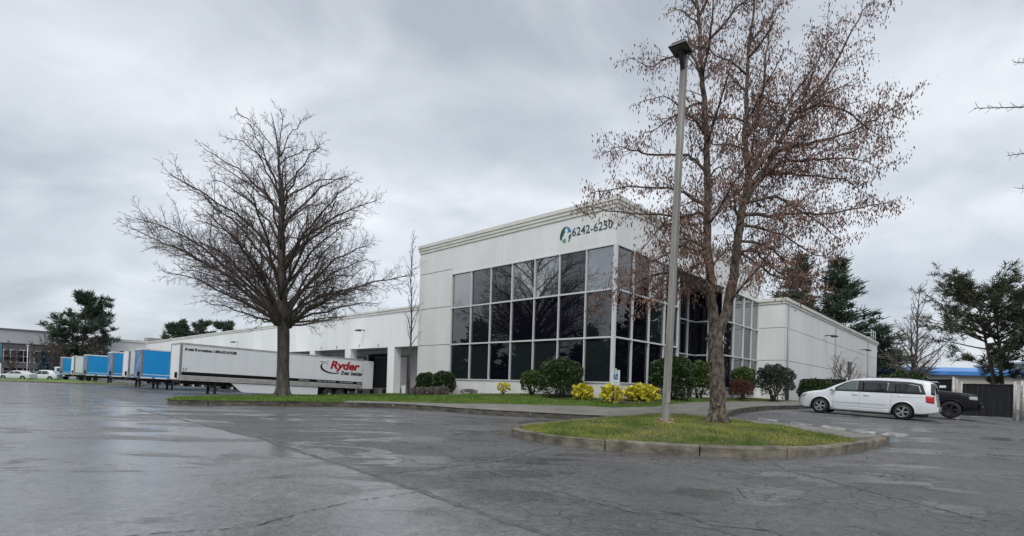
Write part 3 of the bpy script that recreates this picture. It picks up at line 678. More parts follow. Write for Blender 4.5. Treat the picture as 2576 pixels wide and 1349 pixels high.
for bi, (a_, b_) in enumerate(zip(cols[:9], cols[1:10])):
    for di, c in enumerate((a_ + 2.35, b_ - 2.35)):
        if bi == 1 and di == 1 or bi > 2 and di == 0:
            d = bx('dock_doorway', BLACK, wh, c - 1.5, c + 1.5, -10.22, -10.1, 0.36, 3.55)
            bx('dock_seal', BLACKP, wh, c - 1.85, c - 1.5, -10.2, -9.7, 0.36, 3.62); bx('dock_seal', BLACKP, wh, c + 1.5, c + 1.85, -10.2, -9.7, 0.36, 3.62)
            bx('dock_seal', BLACKP, wh, c - 1.85, c + 1.85, -10.2, -9.68, 3.625, 3.95)
        else:
            for k in range(5): bx('dock_door', DOORP, wh, c - 1.35, c + 1.35, -10.2, -10.14, 0.38 + .64 * k, 0.38 + .64 * k + .62)
            bx('door_frame', JOINT, wh, c - 1.5, c - 1.36, -10.2, -10.1, 0.36, 3.6); bx('door_frame', JOINT, wh, c + 1.36, c + 1.5, -10.2, -10.1, 0.36, 3.6); bx('door_frame', JOINT, wh, c - 1.5, c + 1.5, -10.2, -10.1, 3.605, 3.75)
        for s_ in (-1, 1): bx('dock_bumper', BLACK, wh, c + s_ * 1.2 - .25, c + s_ * 1.2 + .25, -9.9, -9.72, -0.35, 0.3)
    bx('door_guard', ALU, wh, a_ + .58, a_ + 1.2, -8.5, -8.42, -0.05, 0.75); bx('door_guard', ALU, wh, a_ - 1.2, a_ - .58, -8.5, -8.42, -0.05, 0.75)
for s_, x in (('6', 31.55), ('7', 35.05), ('8', 39.65), ('9', 43.15)): put_text('dock_number', s_, TEXTG, wh, (x, -7.49, 4.46), (-1, 0, 0), size=0.42, offset=0.01)
def wlight(x, y, z, ax):
    o = empty('wall_light', (x, y, z)); o.parent = wh
    if ax == 'y': bx('lamp_arm', LAMPB, o, -.04, .04, 0, .75, -.04, .04); bx('lamp_head', LAMPB, o, -.2, .2, .5, 1.0, -.16, -.03)
    else: bx('lamp_arm', LAMPB, o, -.75, 0, -.04, .04, -.04, .04); bx('lamp_head', LAMPB, o, -1.0, -.5, -.2, .2, -.16, -.03)
wlight(34.0, -7.5, 6.2, 'y'); wlight(68.5, -7.5, 6.2, 'y')
# right-hand side: set-forward wall with reveals and downspouts
for z0, z1 in ((-0.6, 3.47), (3.51, 5.85), (5.89, 7.62)):
    bx('wall_panel', WALL, wh, -1.8, 0.02, -20.3, -20.02, z0, z1)
    for s0, s1 in ((20.302, 36.05), (36.08, 48.0), (48.03, 53.2), (53.23, 60)):
        bx('wall_panel', WALL, wh, -1.8, -1.52, -s1, -s0, z0, z1)
bx('joint_backing', JOINT, wh, -1.77, -1.5, -59.95, -20.04, -0.6, 7.6); bx('joint_backing', JOINT, wh, -1.75, 0.0, -20.28, -20.05, -0.6, 7.6)
bx('parapet_band', CORN, wh, -1.87, 0.06, -20.32, -19.95, 7.62, 7.8); bx('parapet_band', CORN, wh, -1.87, -1.5, -60.1, -20.322, 7.62, 7.8)
bx('parapet_cap', CORN, wh, -1.94, 0.06, -20.32, -19.88, 7.805, 8.03); bx('parapet_cap', CORN, wh, -1.94, -1.5, -60.15, -20.322, 7.805, 8.03)
for s_ in (20.75, 36.2, 53.3):
    m = MB(); m.tube([(-1.88, -s_, 0.1), (-1.88, -s_, 7.55)], 0.06, 8); m.build('downspout', mk('downspout_grey', (0.33, 0.34, 0.345), 0.5) if s_ < 21 else MATS['downspout_grey'], wh)
bx('downspout_boot', LAMPB, wh, -2.0, -1.82, -20.85, -20.62, 0.3, 2.1)
wlight(-1.8, -32.1, 6.35, 'x'); wlight(-1.8, -48.9, 6.3, 'x')
rl = MB()
for s_ in (56.0, 57.5, 59.0): rl.tube([(-1.7, -s_, 8.0), (-1.7, -s_, 9.3)], 0.035, 5)
for z in (8.6, 9.25): rl.tube([(-1.7, -55.8, z), (-1.7, -59.2, z)], 0.035, 5)
rl.tube([(-1.7, -59, 9.25), (-0.4, -59, 9.25)], 0.035, 5); rl.build('roof_rail', ALU, wh)
bx('side_vent', LAMPB, wh, -1.9, -1.8, -43.6, -42.2, 3.4, 4.6)

# ------------------------------------------------------------------ trailers
def wheel_mb(R0, wd, rim, hub=True):
    t = MB(); t.lathe([(R0 * .62, -wd / 2), (R0 * .93, -wd / 2), (R0, -wd * .33), (R0, wd * .33), (R0 * .93, wd / 2), (R0 * .62, wd / 2)], 24, 'y', caps=False)
    r = MB(); r.lathe([(R0 * .62, -wd * .46), (R0 * .55, -wd * .47), (R0 * .5, -wd * .2), (R0 * .22, -wd * .2), (R0 * .2, -wd * .42), (R0 * .02, -wd * .45), (R0 * .02, wd * .3), (R0 * .6, wd * .3)], 20, 'y')
    return t.mesh('tyre', TYRE), r.mesh('rim', rim)
TWH = wheel_mb(0.51, 0.5, RIMM)
PITCH = 0.0266
def trailer(p, q, label, kind, z=-0.45, ln=16.15, hz=4.09):
    x, y = xy(p, q)
    t = thing('box_trailer', label, 'trailer', (x, y, z), math.atan2(B.y, B.x), 'box trailers backed to the docks')
    t.rotation_euler = (0, PITCH, math.atan2(B.y, B.x))
    W = 2.6; blue = kind.startswith('blue'); side = TRB if blue else TRW; front = TRBF if blue else TRW; post = TRT if blue else TRG
    npan = 13; pw = (ln - 0.32) / npan
    main = kind == 'main'
    src = None
    if main:
        for k in range(npan):
            o = src.copy() if src else bx('side_panel', side, t, .16 + .006, .16 + pw - .006, 0.0, 0.03, 1.5, hz - .14)
            if src: COL.objects.link(o); o.location = (k * pw, 0, 0)
            src = src or o
    else:
        bx('side_panel', side, t, .16, ln - .16, 0.0, 0.03, 1.5 if not blue else 1.28, hz - .14)
    bx('body', TRW if not blue else TRB, t, .04, ln - .02, 0.012, W - .012, 1.15, hz - .03)
    bx('far_side_panel', side, t, .16, ln - .16, W - .03, W, 1.28, hz - .14)
    bx('front_wall', front, t, 0.0, 0.04, .14, W - .14, 1.2, hz - .1)
    for y0 in (-.012, W - .128): bx('corner_post', post, t, -.02, .15, y0, y0 + .14, 1.12, hz - .005, bevel=.03)
    for y0 in (-.02, W - .02): bx('top_rail', TRR if main else TRW, t, -.01, ln, y0, y0 + .04, hz - .14, hz)
    bx('roof', TRW, t, 0, ln, .02, W - .02, hz - .03, hz + .005)
    bx('front_top_rail', TRR if not blue else TRW, t, -.025, .0, .13, W - .13, hz - .13, hz)
    rail = TRR if main else (TRW if blue else TRR)
    rh = 1.5 if main or not blue else 1.26
    for y0 in (-.022, W - .02): bx('bottom_rail', rail, t, .0, ln, y0, y0 + .042, 1.12, rh)
    if main:
        bx('black_band', BLACKP, t, .16, ln - .02, -.008, -.001, 1.53, 1.81)
        for k in range(20): bx('rail_marker', TRG, t, .35 + k * .8, .62 + k * .8, -.027, -.022, 1.24, 1.285)
    else:
        for k in range(24): bx('rail_marker', UNDER if k % 2 else TRW, t, .3 + k * .62, .55 + k * .62, -.03, -.022, 1.15, 1.24)
        if blue: bx('white_stripe', TRW, t, .16, ln - .1, -.006, -.001, 1.46, 1.52)
    # undercarriage
    bx('chassis_rail', UNDER, t, .6, ln - .3, .75, .95, .82, 1.12); bx('chassis_rail', UNDER, t, .6, ln - .3, W - .95, W - .75, .82, 1.12)
    bx('crossmember', UNDER, t, .3, ln - .1, .1, W - .1, 1.06, 1.118)
    lx = 2.75
    for y0 in (.35, W - .5):
        g = empty('landing_leg', (lx, y0 + .08, 0)); g.parent = t
        bx('leg_tube', UNDER, g, -.09, .09, -.08, .08, .1, 1.1); bx('foot', UNDER, g, -.2, .2, -.18, .18, 0.0, .09)
        m = MB(); m.tube([(.05, 0, .45), (1.0, 0, 1.08)], .04, 5); m.build('brace', UNDER, g)
    m = MB(); m.tube([(lx, .45, .5), (lx, W - .45, 1.0)], .035, 5); m.tube([(lx, W - .45, .5), (lx, .45, 1.0)], .035, 5); m.build('cross_brace', UNDER, t)
    for x_ in (12.55, 13.85):
        bx('axle', UNDER, t, x_ - .08, x_ + .08, .3, W - .3, .43, .59)
        for y_ in (.27, W - .27):
            wn = empty('wheel', (x_, y_, .51)); wn.parent = t
            if y_ > 1: wn.rotation_euler = (0, 0, math.pi)
            obj('tyre', TWH[0], wn); obj('rim', TWH[1], wn)
    bx('bogie', UNDER, t, 11.7, 14.9, .6, W - .6, .55, 1.06)
    for y_ in (.08, W - .7): bx('mud_flap', BLACK, t, 14.62, 14.65, y_, y_ + .62, .3, 1.1)
    bx('rear_bumper', UNDER, t, ln - .15, ln - .05, .1, W - .1, .45, .6)
    for y_ in (.5, W - .6): bx('bumper_strut', UNDER, t, ln - .14, ln - .06, y_, y_ + .1, .6, 1.12)
    bx('rear_frame', TRR, t, ln - .02, ln + .01, .0, W, 1.1, 1.3)
    bx('rear_door', TRW, t, ln, ln + 1.2, .002, .05, 1.16, hz - .1)
    bx('door_hinge', TRG, t, ln - .02, ln + .03, -.02, .0, 1.4, 1.55); bx('door_hinge', TRG, t, ln - .02, ln + .03, -.02, .0, 2.9, 3.05)
    for k in range(5): bx('marker_light', LENSR if k == 4 else RUST, t, .4 + k * 3.8, .55 + k * 3.8, -.03, -.021, hz - .10, hz - .05)
    bx('gladhand_box', BLACKP, t, -.12, -.02, .5, .8, 1.3, 1.75)
    bx('front_coupler', UNDER, t, .1, 1.6, .4, W - .4, .98, 1.06)
    if main:
        m = MB(); m.prism([(3.85, 1.07), (11.5, 1.07), (11.5, .38), (11.3, .33), (4.9, .33), (4.6, .42)], lambda u, v: (u, .05, v), lambda u, v: (u, .09, v)); m.build('side_skirt', TRW, t)
    return t
t1 = trailer(46.98, 12.10, 'white semi trailer with red lettering and black side band, nearest to the camera', 'main')
lx = lambda px, py: (12.6 + (px - 450) * .0057, 2.93 - (py - 575 - (px - 450) * .053) * .00506)
put_text('red_lettering', 'Ryder', REDP, t1, (12.6, -.006, 2.95), (1, 0, 0), size=1.06, width=3.2, shear=.22, offset=.048)
put_text('slogan_lettering', 'Ever better', INK, t1, (13.75, -.006, 2.42), (1, 0, 0), size=.54, width=2.40, shear=.25, offset=.02)
put_text('phone_lettering', 'Rental Reservations 1-800-GO-RYDER', INK, t1, (.30, -.006, 3.50), (1, 0, 0), size=.30, width=3.85, shear=.2, offset=.016)
put_text('length_lettering', "53'", INK, t1, (.22, -.006, 1.90), (1, 0, 0), size=.30, shear=0)
for s_, x_, w_ in (('FLEET LEASE', 9.6, 1.0), ('SUPPLY CHAIN SOLUTIONS', 11.35, 1.9), ('TRUCK MAINTENANCE', 13.65, 1.45), ('TRUCK RENTAL', 15.5, .58)):
    put_text('band_lettering', s_, WHT, t1, (x_, -.013, 1.62), (1, 0, 0), size=.17, width=w_)
outer = [lx(310, 470), lx(285, 500), lx(272, 530), lx(275, 560), lx(295, 600), lx(345, 635), lx(420, 665), lx(520, 678), lx(620, 668)]
inner = [lx(620, 652), lx(520, 655), lx(440, 640), lx(370, 610), lx(325, 575), lx(308, 545), lx(306, 515), lx(322, 478)]
m = MB(); m.prism(outer + inner, lambda u, v: (u, -.001, v), lambda u, v: (u, -.007, v))
m.prism([lx(235, 440), lx(300, 444), lx(352, 452), lx(350, 468), lx(300, 455)], lambda u, v: (u, -.001, v), lambda u, v: (u, -.007, v))
m.build('swoosh_emblem', INK, t1)
m = MB(); m.prism([lx(350, 462), lx(385, 440), lx(445, 426), lx(390, 446)], lambda u, v: (u, -.001, v), lambda u, v: (u, -.007, v)); m.prism([lx(350, 464), lx(390, 480), lx(430, 502), lx(385, 488)], lambda u, v: (u, -.001, v), lambda u, v: (u, -.007, v)); m.build('swoosh_tail', TEXTG, t1)
trailer(59.7, 12.2, 'bright blue trailer with a rusty corner post, directly behind the lettered white trailer', 'blue', hz=3.98)
trailer(65.5, 12.3, 'plain white trailer between the two nearer blue trailers', 'white', hz=4.0)
trailer(72.8, 12.2, 'narrow visible blue trailer standing left of the plain white one', 'blue', hz=3.95)
trailer(88.5, 12.1, 'wide blue trailer with a grey front, standing apart in the middle of the row', 'blue', hz=3.9)
trailer(99.1, 12.1, 'grey white trailer second from the far end of the row', 'white', hz=3.9)
trailer(110.8, 12.1, 'farthest blue trailer at the left end of the row', 'blue', hz=3.9)

# ------------------------------------------------------------------ cars
def interp(tab, x):
    if x >= tab[0][0]: return tab[0][1]
    for (x0, z0), (x1, z1) in zip(tab[:-1], tab[1:]):
        if x0 >= x >= x1: return z0 + (z1 - z0) * (x0 - x) / max(1e-9, x0 - x1)
    return tab[-1][1]
class Car:
    def __init__(s, top, bot, wid, belt, tum=0.3, rr=0.11):
        s.top, s.bot, s.wid, s.belt, s.tum, s.rr = top, bot, wid, belt, tum, rr
    def hw(s, x, z):
        W = interp(s.wid, x); bz = interp(s.belt, x)
        lo = 1 - 0.055 * ((z - 0.62) / 0.42) ** 2
        if z <= bz: return W * max(.8, lo)
        return W * max(.8, 1 - 0.055 * ((bz - 0.62) / 0.42) ** 2) - (z - bz) * s.tum
    def body(s, mat, wheels, Rarch, name='body', parent=None):
        x1, x0 = s.top[0][0], s.top[-1][0]; xs = []
        n = 64
        for i in range(n + 1):
            t = i / n; xs.append(x1 + (x0 - x1) * t)
        xs = sorted(set(xs + [q[0] for q in s.top]), reverse=True)
        rings = []
        for x in xs:
            zt, zb = interp(s.top, x), interp(s.bot, x); r = min(s.rr, (zt - zb) * .35); pts = []
            K = 8
            pts.append((0, zb)); pts.append((s.hw(x, zb + .05) * .9, zb)); 
            for k in range(K + 1):
                z = zb + .05 + (zt - r - zb - .05) * k / K; pts.append((s.hw(x, z), z))
            hwt = s.hw(x, zt - r)
            for a_ in (25, 50, 75): pts.append((hwt - r + r * math.cos(R_(a_)) - .02 * a_ / 75, zt - r + r * math.sin(R_(a_))))
            pts.append((hwt * .5, zt + .015)); pts.append((0, zt + .025))
            rings.append([(x, -y, z) for y, z in pts] + [(x, y, z) for y, z in pts[-2:0:-1]])
        m = MB(); K = len(rings[0])
        fs = [(i * K + j, i * K + (j + 1) % K, (i + 1) * K + (j + 1) % K, (i + 1) * K + j) for i in range(len(rings) - 1) for j in range(K)]
        fs += [tuple(range(K))[::-1], tuple(range((len(rings) - 1) * K, len(rings) * K))]
        m.add([v for r in rings for v in r], fs, 0, True)
        me = m.mesh(name, [mat, UNDER]); bm = bmesh.new(); bm.from_mesh(me); bmesh.ops.recalc_face_normals(bm, faces=bm.faces); bm.to_mesh(me); bm.free()
        o = obj(name, me); cut = MB()
        for wx in wheels:
            cut.lathe([(Rarch, -1.3), (Rarch, -.66)], 28, 'y', Matrix.Translation((wx, 0, .34))); cut.lathe([(Rarch, .66), (Rarch, 1.3)], 28, 'y', Matrix.Translation((wx, 0, .34)))
        cm = cut.mesh('cut', [UNDER, UNDER]); bm = bmesh.new(); bm.from_mesh(cm); bmesh.ops.recalc_face_normals(bm, faces=bm.faces); bm.to_mesh(cm); bm.free()
        cm.polygons.foreach_set('material_index', [1] * len(cm.polygons)); c = obj('cut', cm)
        md = o.modifiers.new('b', 'BOOLEAN'); md.object = c; md.operation = 'DIFFERENCE'; md.solver = 'EXACT'
        dg = bpy.context.evaluated_depsgraph_get(); nm = bpy.data.meshes.new_from_object(o.evaluated_get(dg))
        bpy.data.objects.remove(o); bpy.data.objects.remove(c)
        o = obj(name, nm, parent)
        try: nm.set_sharp_from_angle(angle=R_(38))
        except Exception: pass
        return o
    def side(s, name, mat, parent, quad, off=.006, sgn=-1, n=8, thick=True):
        """patch on the body side; quad = 4 (x,z) corners, or more corners as top/bottom polylines"""
        bot, topl = quad; m = MB(); vs = []; N_ = n
        bl = resample(bot, N_); tp = resample(topl, N_); M_ = 5
        for i in range(N_ + 1):
            for j in range(M_ + 1):
                p = bl[i].lerp(tp[i], j / M_); vs.append((p.x, sgn * (s.hw(p.x, p.y) + off), p.y))
        fs = [(i * (M_ + 1) + j, (i + 1) * (M_ + 1) + j, (i + 1) * (M_ + 1) + j + 1, i * (M_ + 1) + j + 1) for i in range(N_) for j in range(M_)]
        m.add(vs, fs, 0, True); o = m.build(name, mat, parent)
        so = o.modifiers.new('s', 'SOLIDIFY'); so.thickness = .008; so.offset = 0
        return o
    def deck(s, name, mat, parent, xa, xb, fr, off=.006, n=10):
        m = MB(); vs = []; M_ = 10
        for i in range(n + 1):
            x = xa + (xb - xa) * i / n; zt = interp(s.top, x); r = min(s.rr, .2); h = (s.hw(x, zt - r) - r) * fr
            for j in range(M_ + 1):
                u = -1 + 2 * j / M_; vs.append((x, h * u, zt + .025 - .012 * abs(u) + off))
        m.add(vs, [(i * (M_ + 1) + j, (i + 1) * (M_ + 1) + j, (i + 1) * (M_ + 1) + j + 1, i * (M_ + 1) + j + 1) for i in range(n) for j in range(M_)], 0, True)
        o = m.build(name, mat, parent); so = o.modifiers.new('s', 'SOLIDIFY'); so.thickness = .008; so.offset = 0; return o
def car_wheels(t, xs, half, R0, wd, spokes, dark, bright):
    ty = MB(); ty.lathe([(R0 * .66, -wd / 2), (R0 * .92, -wd / 2), (R0, -wd * .3), (R0, wd * .3), (R0 * .92, wd / 2), (R0 * .66, wd / 2)], 30, 'y', caps=False); tm = ty.mesh('tyre', TYRE)
    rm_ = MB(); rm_.lathe([(R0 * .67, -wd * .45), (R0 * .63, -wd * .47), (R0 * .60, -wd * .3), (R0 * .12, -wd * .28), (R0 * .12, wd * .3), (R0 * .66, wd * .3)], 26, 'y', mi=0)
    for k in range(spokes):
        for da in ((-.13, .13) if spokes < 7 else (0,)):
            M = Matrix.Rotation(2 * math.pi * k / spokes + da, 4, 'Y'); rm_.box(R0 * .1, R0 * .64, -wd * .47, -wd * .31, -R0 * .045, R0 * .045, 1, M)
    rm_.lathe([(R0 * .60, -wd * .44), (R0 * .61, -wd * .49), (R0 * .66, -wd * .49), (R0 * .665, -wd * .42)], 26, 'y', mi=1, caps=False)
    rm_.lathe([(R0 * .13, -wd * .44), (R0 * .11, -wd * .47), (R0 * .02, -wd * .47), (R0 * .02, -wd * .3)], 12, 'y', mi=1)
    rmm = rm_.mesh('rim', [dark, bright])
    for x in xs:
        for s_ in (-1, 1):
            wn = empty('wheel', (x, s_ * (half - wd / 2), R0)); wn.parent = t
            if s_ > 0: wn.rotation_euler = (0, 0, math.pi)
            obj('tyre', tm, wn); obj('rim', rmm, wn)
def crease(car, t, pts, name='door_seam', wd=.010, mat=None, off=.003):
    m = MB(); Pn = resample(pts, max(2, int(sum(math.dist(a_, b_) for a_, b_ in zip(pts[:-1], pts[1:])) / .08)))
    for sg in (-1, 1):
        vs = []
        for i, p in enumerate(Pn):
            d = (Pn[min(i + 1, len(Pn) - 1)] - Pn[max(i - 1, 0)]).normalized(); q = Vector((-d.y, d.x)) * wd / 2
            for s_ in (-1, 1):
                r = p + q * s_; vs.append((r.x, sg * (car.hw(r.x, r.y) + off), r.y))
        m.add(vs, [(2 * i, 2 * i + 2, 2 * i + 3, 2 * i + 1) for i in range(len(Pn) - 1)])
    return m.build(name, mat or TRIM, t)

def minivan():
    rx, ry = 16.62, 22.15; R0 = 0.345
    # near rear wheel contact (rx,ry); heading A; car centre is half a width towards +B and half a wheelbase forward
    c = Vector((rx, ry, 0)) + A * 1.54 + B * 0.86
    za, zb_ = zg(*(c + A * 1.54).to_2d()), zg(*(c - A * 1.54).to_2d())
    t = thing('minivan', 'white minivan with dark rear windows parked nose to the kerb', 'van', (c.x, c.y, (za + zb_) / 2 + .004), math.atan2(A.y, A.x))
    t.rotation_euler = (0, -math.atan2(za - zb_, 3.08), math.atan2(A.y, A.x))
    top = [(2.50, .55), (2.485, .68), (2.44, .79), (2.33, .88), (2.1, .965), (1.85, 1.015), (1.58, 1.06), (1.40, 1.115), (1.0, 1.335), (.6, 1.535), (.35, 1.63), (.0, 1.69), (-.6, 1.735), (-1.2, 1.745), (-1.8, 1.73), (-2.2, 1.695), (-2.40, 1.665), (-2.50, 1.60), (-2.54, 1.40), (-2.585, 1.18), (-2.60, 1.02), (-2.635, .88), (-2.665, .70), (-2.67, .55)]
    bot = [(2.5, .30), (2.2, .22), (1.2, .20), (-1.2, .22), (-2.2, .27), (-2.67, .36)]
    wid = [(2.5, .60), (2.42, .76), (2.25, .88), (1.9, .965), (1.2, .995), (0, 1.0), (-1.6, .995), (-2.2, .965), (-2.5, .90), (-2.62, .85), (-2.67, .78)]
    belt = [(2.5, 1.02), (1.2, 1.05), (-2.67, 1.13)]
    car = Car(top, bot, wid, belt, .34, .12)
    car.body(VANW, (1.54, -1.54), .415, 'body', t)
    for sg in (-1, 1):
        car.side('window_surround', TRIM, t, ([(1.22, 1.07), (-2.28, 1.12)], [(.62, 1.47), (.35, 1.575), (-.6, 1.625), (-1.75, 1.615), (-2.12, 1.54)]), .004, sg, 24)
        car.side('side_window', CGLF, t, ([(.98, 1.10), (.12, 1.11)], [(.60, 1.43), (.35, 1.535), (.12, 1.56)]), .010, sg, 12)
        car.side('side_window', CGL, t, ([(-.05, 1.11), (-1.05, 1.125)], [(-.05, 1.575), (-1.05, 1.59)]), .010, sg)
        car.side('side_window', CGL, t, ([(-1.22, 1.125), (-2.22, 1.145)], [(-1.22, 1.59), (-1.75, 1.58), (-2.08, 1.50)]), .010, sg)
        car.side('tail_light', LENSR, t, ([(-2.30, .80), (-2.575, .76)], [(-2.28, 1.06), (-2.56, 1.06)]), .008, sg)
        car.side('headlight', LENSC, t, ([(2.20, .755), (2.43, .70)], [(2.10, .90), (2.37, .80)]), .008, sg)
        car.side('sill_trim', VANW, t, ([(1.08, .24), (-1.08, .25)], [(1.08, .38), (-1.08, .39)]), .018, sg, 10)
        for x in (.30, -.12): 
            m = MB(); m.tube([(x, sg * (car.hw(x, .97) + .03), .965), (x - .1, sg * (car.hw(x, .97) + .045), .972), (x - .22, sg * (car.hw(x, .97) + .03), .97)], .018, 6); m.build('door_handle', TRW, t)
        mr = MB(); mr.lathe([(.01, -.09), (.085, -.07), (.10, 0), (.085, .07), (.01, .09)], 12, 'z', Matrix.Translation((1.02, sg * 1.06, 1.13)) @ Matrix.Rotation(R_(90), 4, 'Y') @ Matrix.Scale(.75, 4, (0, 0, 1))); mr.build('wing_mirror', VANW, t)
    # wheel-arch lips
    for x in (1.54, -1.54):
        for sg in (-1, 1):
            m = MB(); m.tube([(x + .43 * math.cos(R_(a_)), sg * (car.hw(x + .43 * math.cos(R_(a_)), .34 + .43 * math.sin(R_(a_))) - .004), .345 + .43 * math.sin(R_(a_))) for a_ in range(-8, 189, 14)], .028, 6); m.build('wheel_arch', VANW, t)
    car.deck('windscreen', CGL, t, 1.36, .42, .93, .004)
    car.deck('rear_window', CGL, t, -2.525, -2.588, .92, .006, 6)
    for sg in (-1, 1): car.side('rear_quarter_glass', TRIM, t, ([(-2.44, 1.13), (-2.575, 1.10)], [(-2.40, 1.60), (-2.52, 1.55)]), .006, sg)
    for pts in ([(1.02, .40), (1.02, 1.06)], [(.02, .26), (.02, 1.08)], [(-1.12, .55), (-1.12, 1.10)], [(1.02, .40), (-1.02, .41)], [(1.05, .56), (-.95, .58)], [(-1.12, .95), (-2.28, .98)]): crease(car, t, pts, wd=.010 if pts[0][1] != .56 else .016, mat=TRG)
    m = MB()
    for sg in (-1, 1): m.lathe([(.085, 0), (.085, .004), (.01, .005)], 16, 'z', Matrix.Translation((-1.45, sg * (car.hw(-1.45, .98) + .001), .97)) @ Matrix.Rotation(R_(-90 * sg), 4, 'X'))
    m.build('fuel_flap', VANW, t)
    bx('rear_bumper', VANW, t, -2.72, -2.60, -.78, .78, .40, .62, bevel=.04); bx('plate_recess', TRG, t, -2.665, -2.64, -.28, .28, .78, .92); bx('front_grille', TRIM, t, 2.485, 2.515, -.5, .5, .42, .62); bx('rear_spoiler', VANW, t, -2.60, -2.38, -.62, .62, 1.655, 1.69, bevel=.015)
    bx('tailgate_trim', CHROME, t, -2.655, -2.63, -.4, .4, .96, 1.0)
    bx('underbody', UNDER, t, -2.3, 2.2, -.7, .7, .17, .3); 
    car_wheels(t, (1.54, -1.54), .985, R0, .235, 5, RIMD, RIMM)
    return t
minivan()
def pickup():
    wx, wy = 21.15, 25.1
    F_ = -A; c = Vector((wx, wy, 0)) - F_ * 1.82 + B * 0.92
    t = thing('pickup_truck', 'black pickup truck facing right, half hidden behind the white minivan', 'pickup', (c.x, c.y, zg(c.x, c.y)), math.atan2(F_.y, F_.x))
    top = [(2.86, .60), (2.84, .85), (2.80, 1.08), (2.66, 1.17), (2.2, 1.23), (1.4, 1.31), (1.18, 1.36), (.62, 1.74), (.35, 1.87), (.1, 1.93), (-.9, 1.93), (-1.12, 1.86), (-1.22, 1.36), (-1.24, 1.33), (-2.9, 1.35), (-2.96, 1.28), (-2.98, .6)]
    bot = [(2.86, .42), (2.5, .40), (0, .42), (-2.98, .52)]
    wid = [(2.86, .80), (2.80, .90), (2.6, .965), (2.2, 1.0), (-2.9, 1.0), (-2.98, .95)]
    belt = [(2.86, 1.17), (1.3, 1.22), (-2.98, 1.26)]
    car = Car(top, bot, wid, belt, .36, .09); car.body(PICK, (1.82, -1.75), .50, 'body', t)
    for sg in (-1, 1):
        car.side('side_window', CGL, t, ([(.98, 1.30), (.05, 1.31)], [(.50, 1.66), (.05, 1.77)]), .008, sg); car.side('side_window', CGL, t, ([(-.02, 1.31), (-.98, 1.31)], [(-.02, 1.77), (-.98, 1.74)]), .008, sg)
        car.side('headlight', LENSC, t, ([(2.50, .92), (2.80, .90)], [(2.48, 1.06), (2.78, 1.06)]), .008, sg)
        for x in (1.82, -1.75):
            m = MB(); m.tube([(x + .52 * math.cos(R_(a_)), sg * (car.hw(x, .8) - .0), .40 + .50 * math.sin(R_(a_))) for a_ in range(-5, 186, 14)], .04, 6); m.build('wheel_arch', PICK, t)
        mr = MB(); mr.lathe([(.01, -.12), (.10, -.1), (.12, 0), (.10, .1), (.01, .12)], 10, 'z', Matrix.Translation((.95, sg * 1.12, 1.38))); mr.build('wing_mirror', TRIM, t)
    car.deck('windscreen', CGLF, t, 1.13, .42, .95, .004)
    bx('front_bumper', PICK, t, 2.80, 2.96, -.92, .92, .50, .78, bevel=.05); bx('front_grille', TRIM, t, 2.83, 2.875, -.55, .55, .80, 1.08)
    bx('bumper_lamp', LENSC, t, 2.955, 2.97, -.78, -.66, .56, .64); bx('bumper_lamp', LENSC, t, 2.955, 2.97, .66, .78, .56, .64)
    m = MB(); m.tube([(1.25, -.75, 1.38), (.95, -.1, 1.55)], .012, 4); m.build('wiper', TRIM, t)
    car_wheels(t, (1.82, -1.75), 1.0, .42, .29, 5, RIMD, mk('satin_black_rim', (.035, .035, .036), .3, .5))
pickup()
def small_car(label, x, y, rz, paint, tall):
    t = thing('parked_car', label, 'car', (x, y, zg(x, y)), rz, 'cars parked beyond the grass verge')
    h = 1.44 if not tall else 1.66
    top = [(2.28, .5), (2.26, .66), (2.0, .78), (1.2, .92), (.95, .98), (.25, h - .05), (-.2, h), (-1.0, h - .02), (-1.55, h - .14) if tall else (-1.5, 1.12), (-2.05, 1.0), (-2.2, .92), (-2.26, .5)]
    car = Car(top, [(2.28, .26), (0, .2), (-2.26, .28)], [(2.28, .65), (2.1, .8), (1.6, .88), (-1.9, .88), (-2.26, .75)], [(2.28, .9), (-2.26, .95)], .35, .1)
    car.body(paint, (1.35, -1.35), .38, 'body', t)
    for sg in (-1, 1):
        car.side('side_window', CGL, t, ([(.75, .98), (-.1, .98)], [(.3, h - .17), (-.1, h - .11)]), .008, sg, 5); car.side('side_window', CGL, t, ([(-.16, .98), (-1.2, 1.0)], [(-.16, h - .11), (-.95, h - .15)]), .008, sg, 5)
    car.deck('windscreen', CGL, t, .9, .3, .92, .006)
    car_wheels(t, (1.35, -1.35), .88, .32, .2, 5, RIMM, RIMM)
small_car('silver saloon car parked broadside beyond the grass verge', -75.5, 79.5, R_(186), SILV, False)
small_car('white estate car parked just behind the silver saloon', -76.0, 84.5, R_(192), VANW, True)

# small white lorry behind the cars
lo = thing('flatbed_truck', 'small white truck with an open rack body beside the brown bare trees', 'truck', (-76, 90.5, zg(-76, 90.5)), R_(190))
bx('cab', VANW, lo, 1.2, 2.6, -.95, .95, .6, 2.3, bevel=.12); bx('cab_window', CGL, lo, 1.5, 2.2, -.97, .97, 1.5, 2.1); bx('bed', VANW, lo, -2.6, 1.15, -1.05, 1.05, .8, 1.05)
m = MB()
for x_ in (-2.5, -1.3, -.1, 1.0):
    for y_ in (-1, 1): m.tube([(x_, y_, 1.05), (x_, y_, 2.7)], .05, 5)
for y_ in (-1, 1): m.tube([(-2.5, y_, 2.7), (1.0, y_, 2.7)], .05, 5); m.tube([(-2.5, y_, 1.9), (1.0, y_, 1.9)], .05, 5)
m.build('rack', VANW, lo)
for x_ in (-1.6, 1.9):
    for y_ in (-.95, .95):
        wn = empty('wheel', (x_, y_, .4)); wn.parent = lo; wn.scale = (.78, .6, .78); obj('tyre', TWH[0], wn); obj('rim', TWH[1], wn)

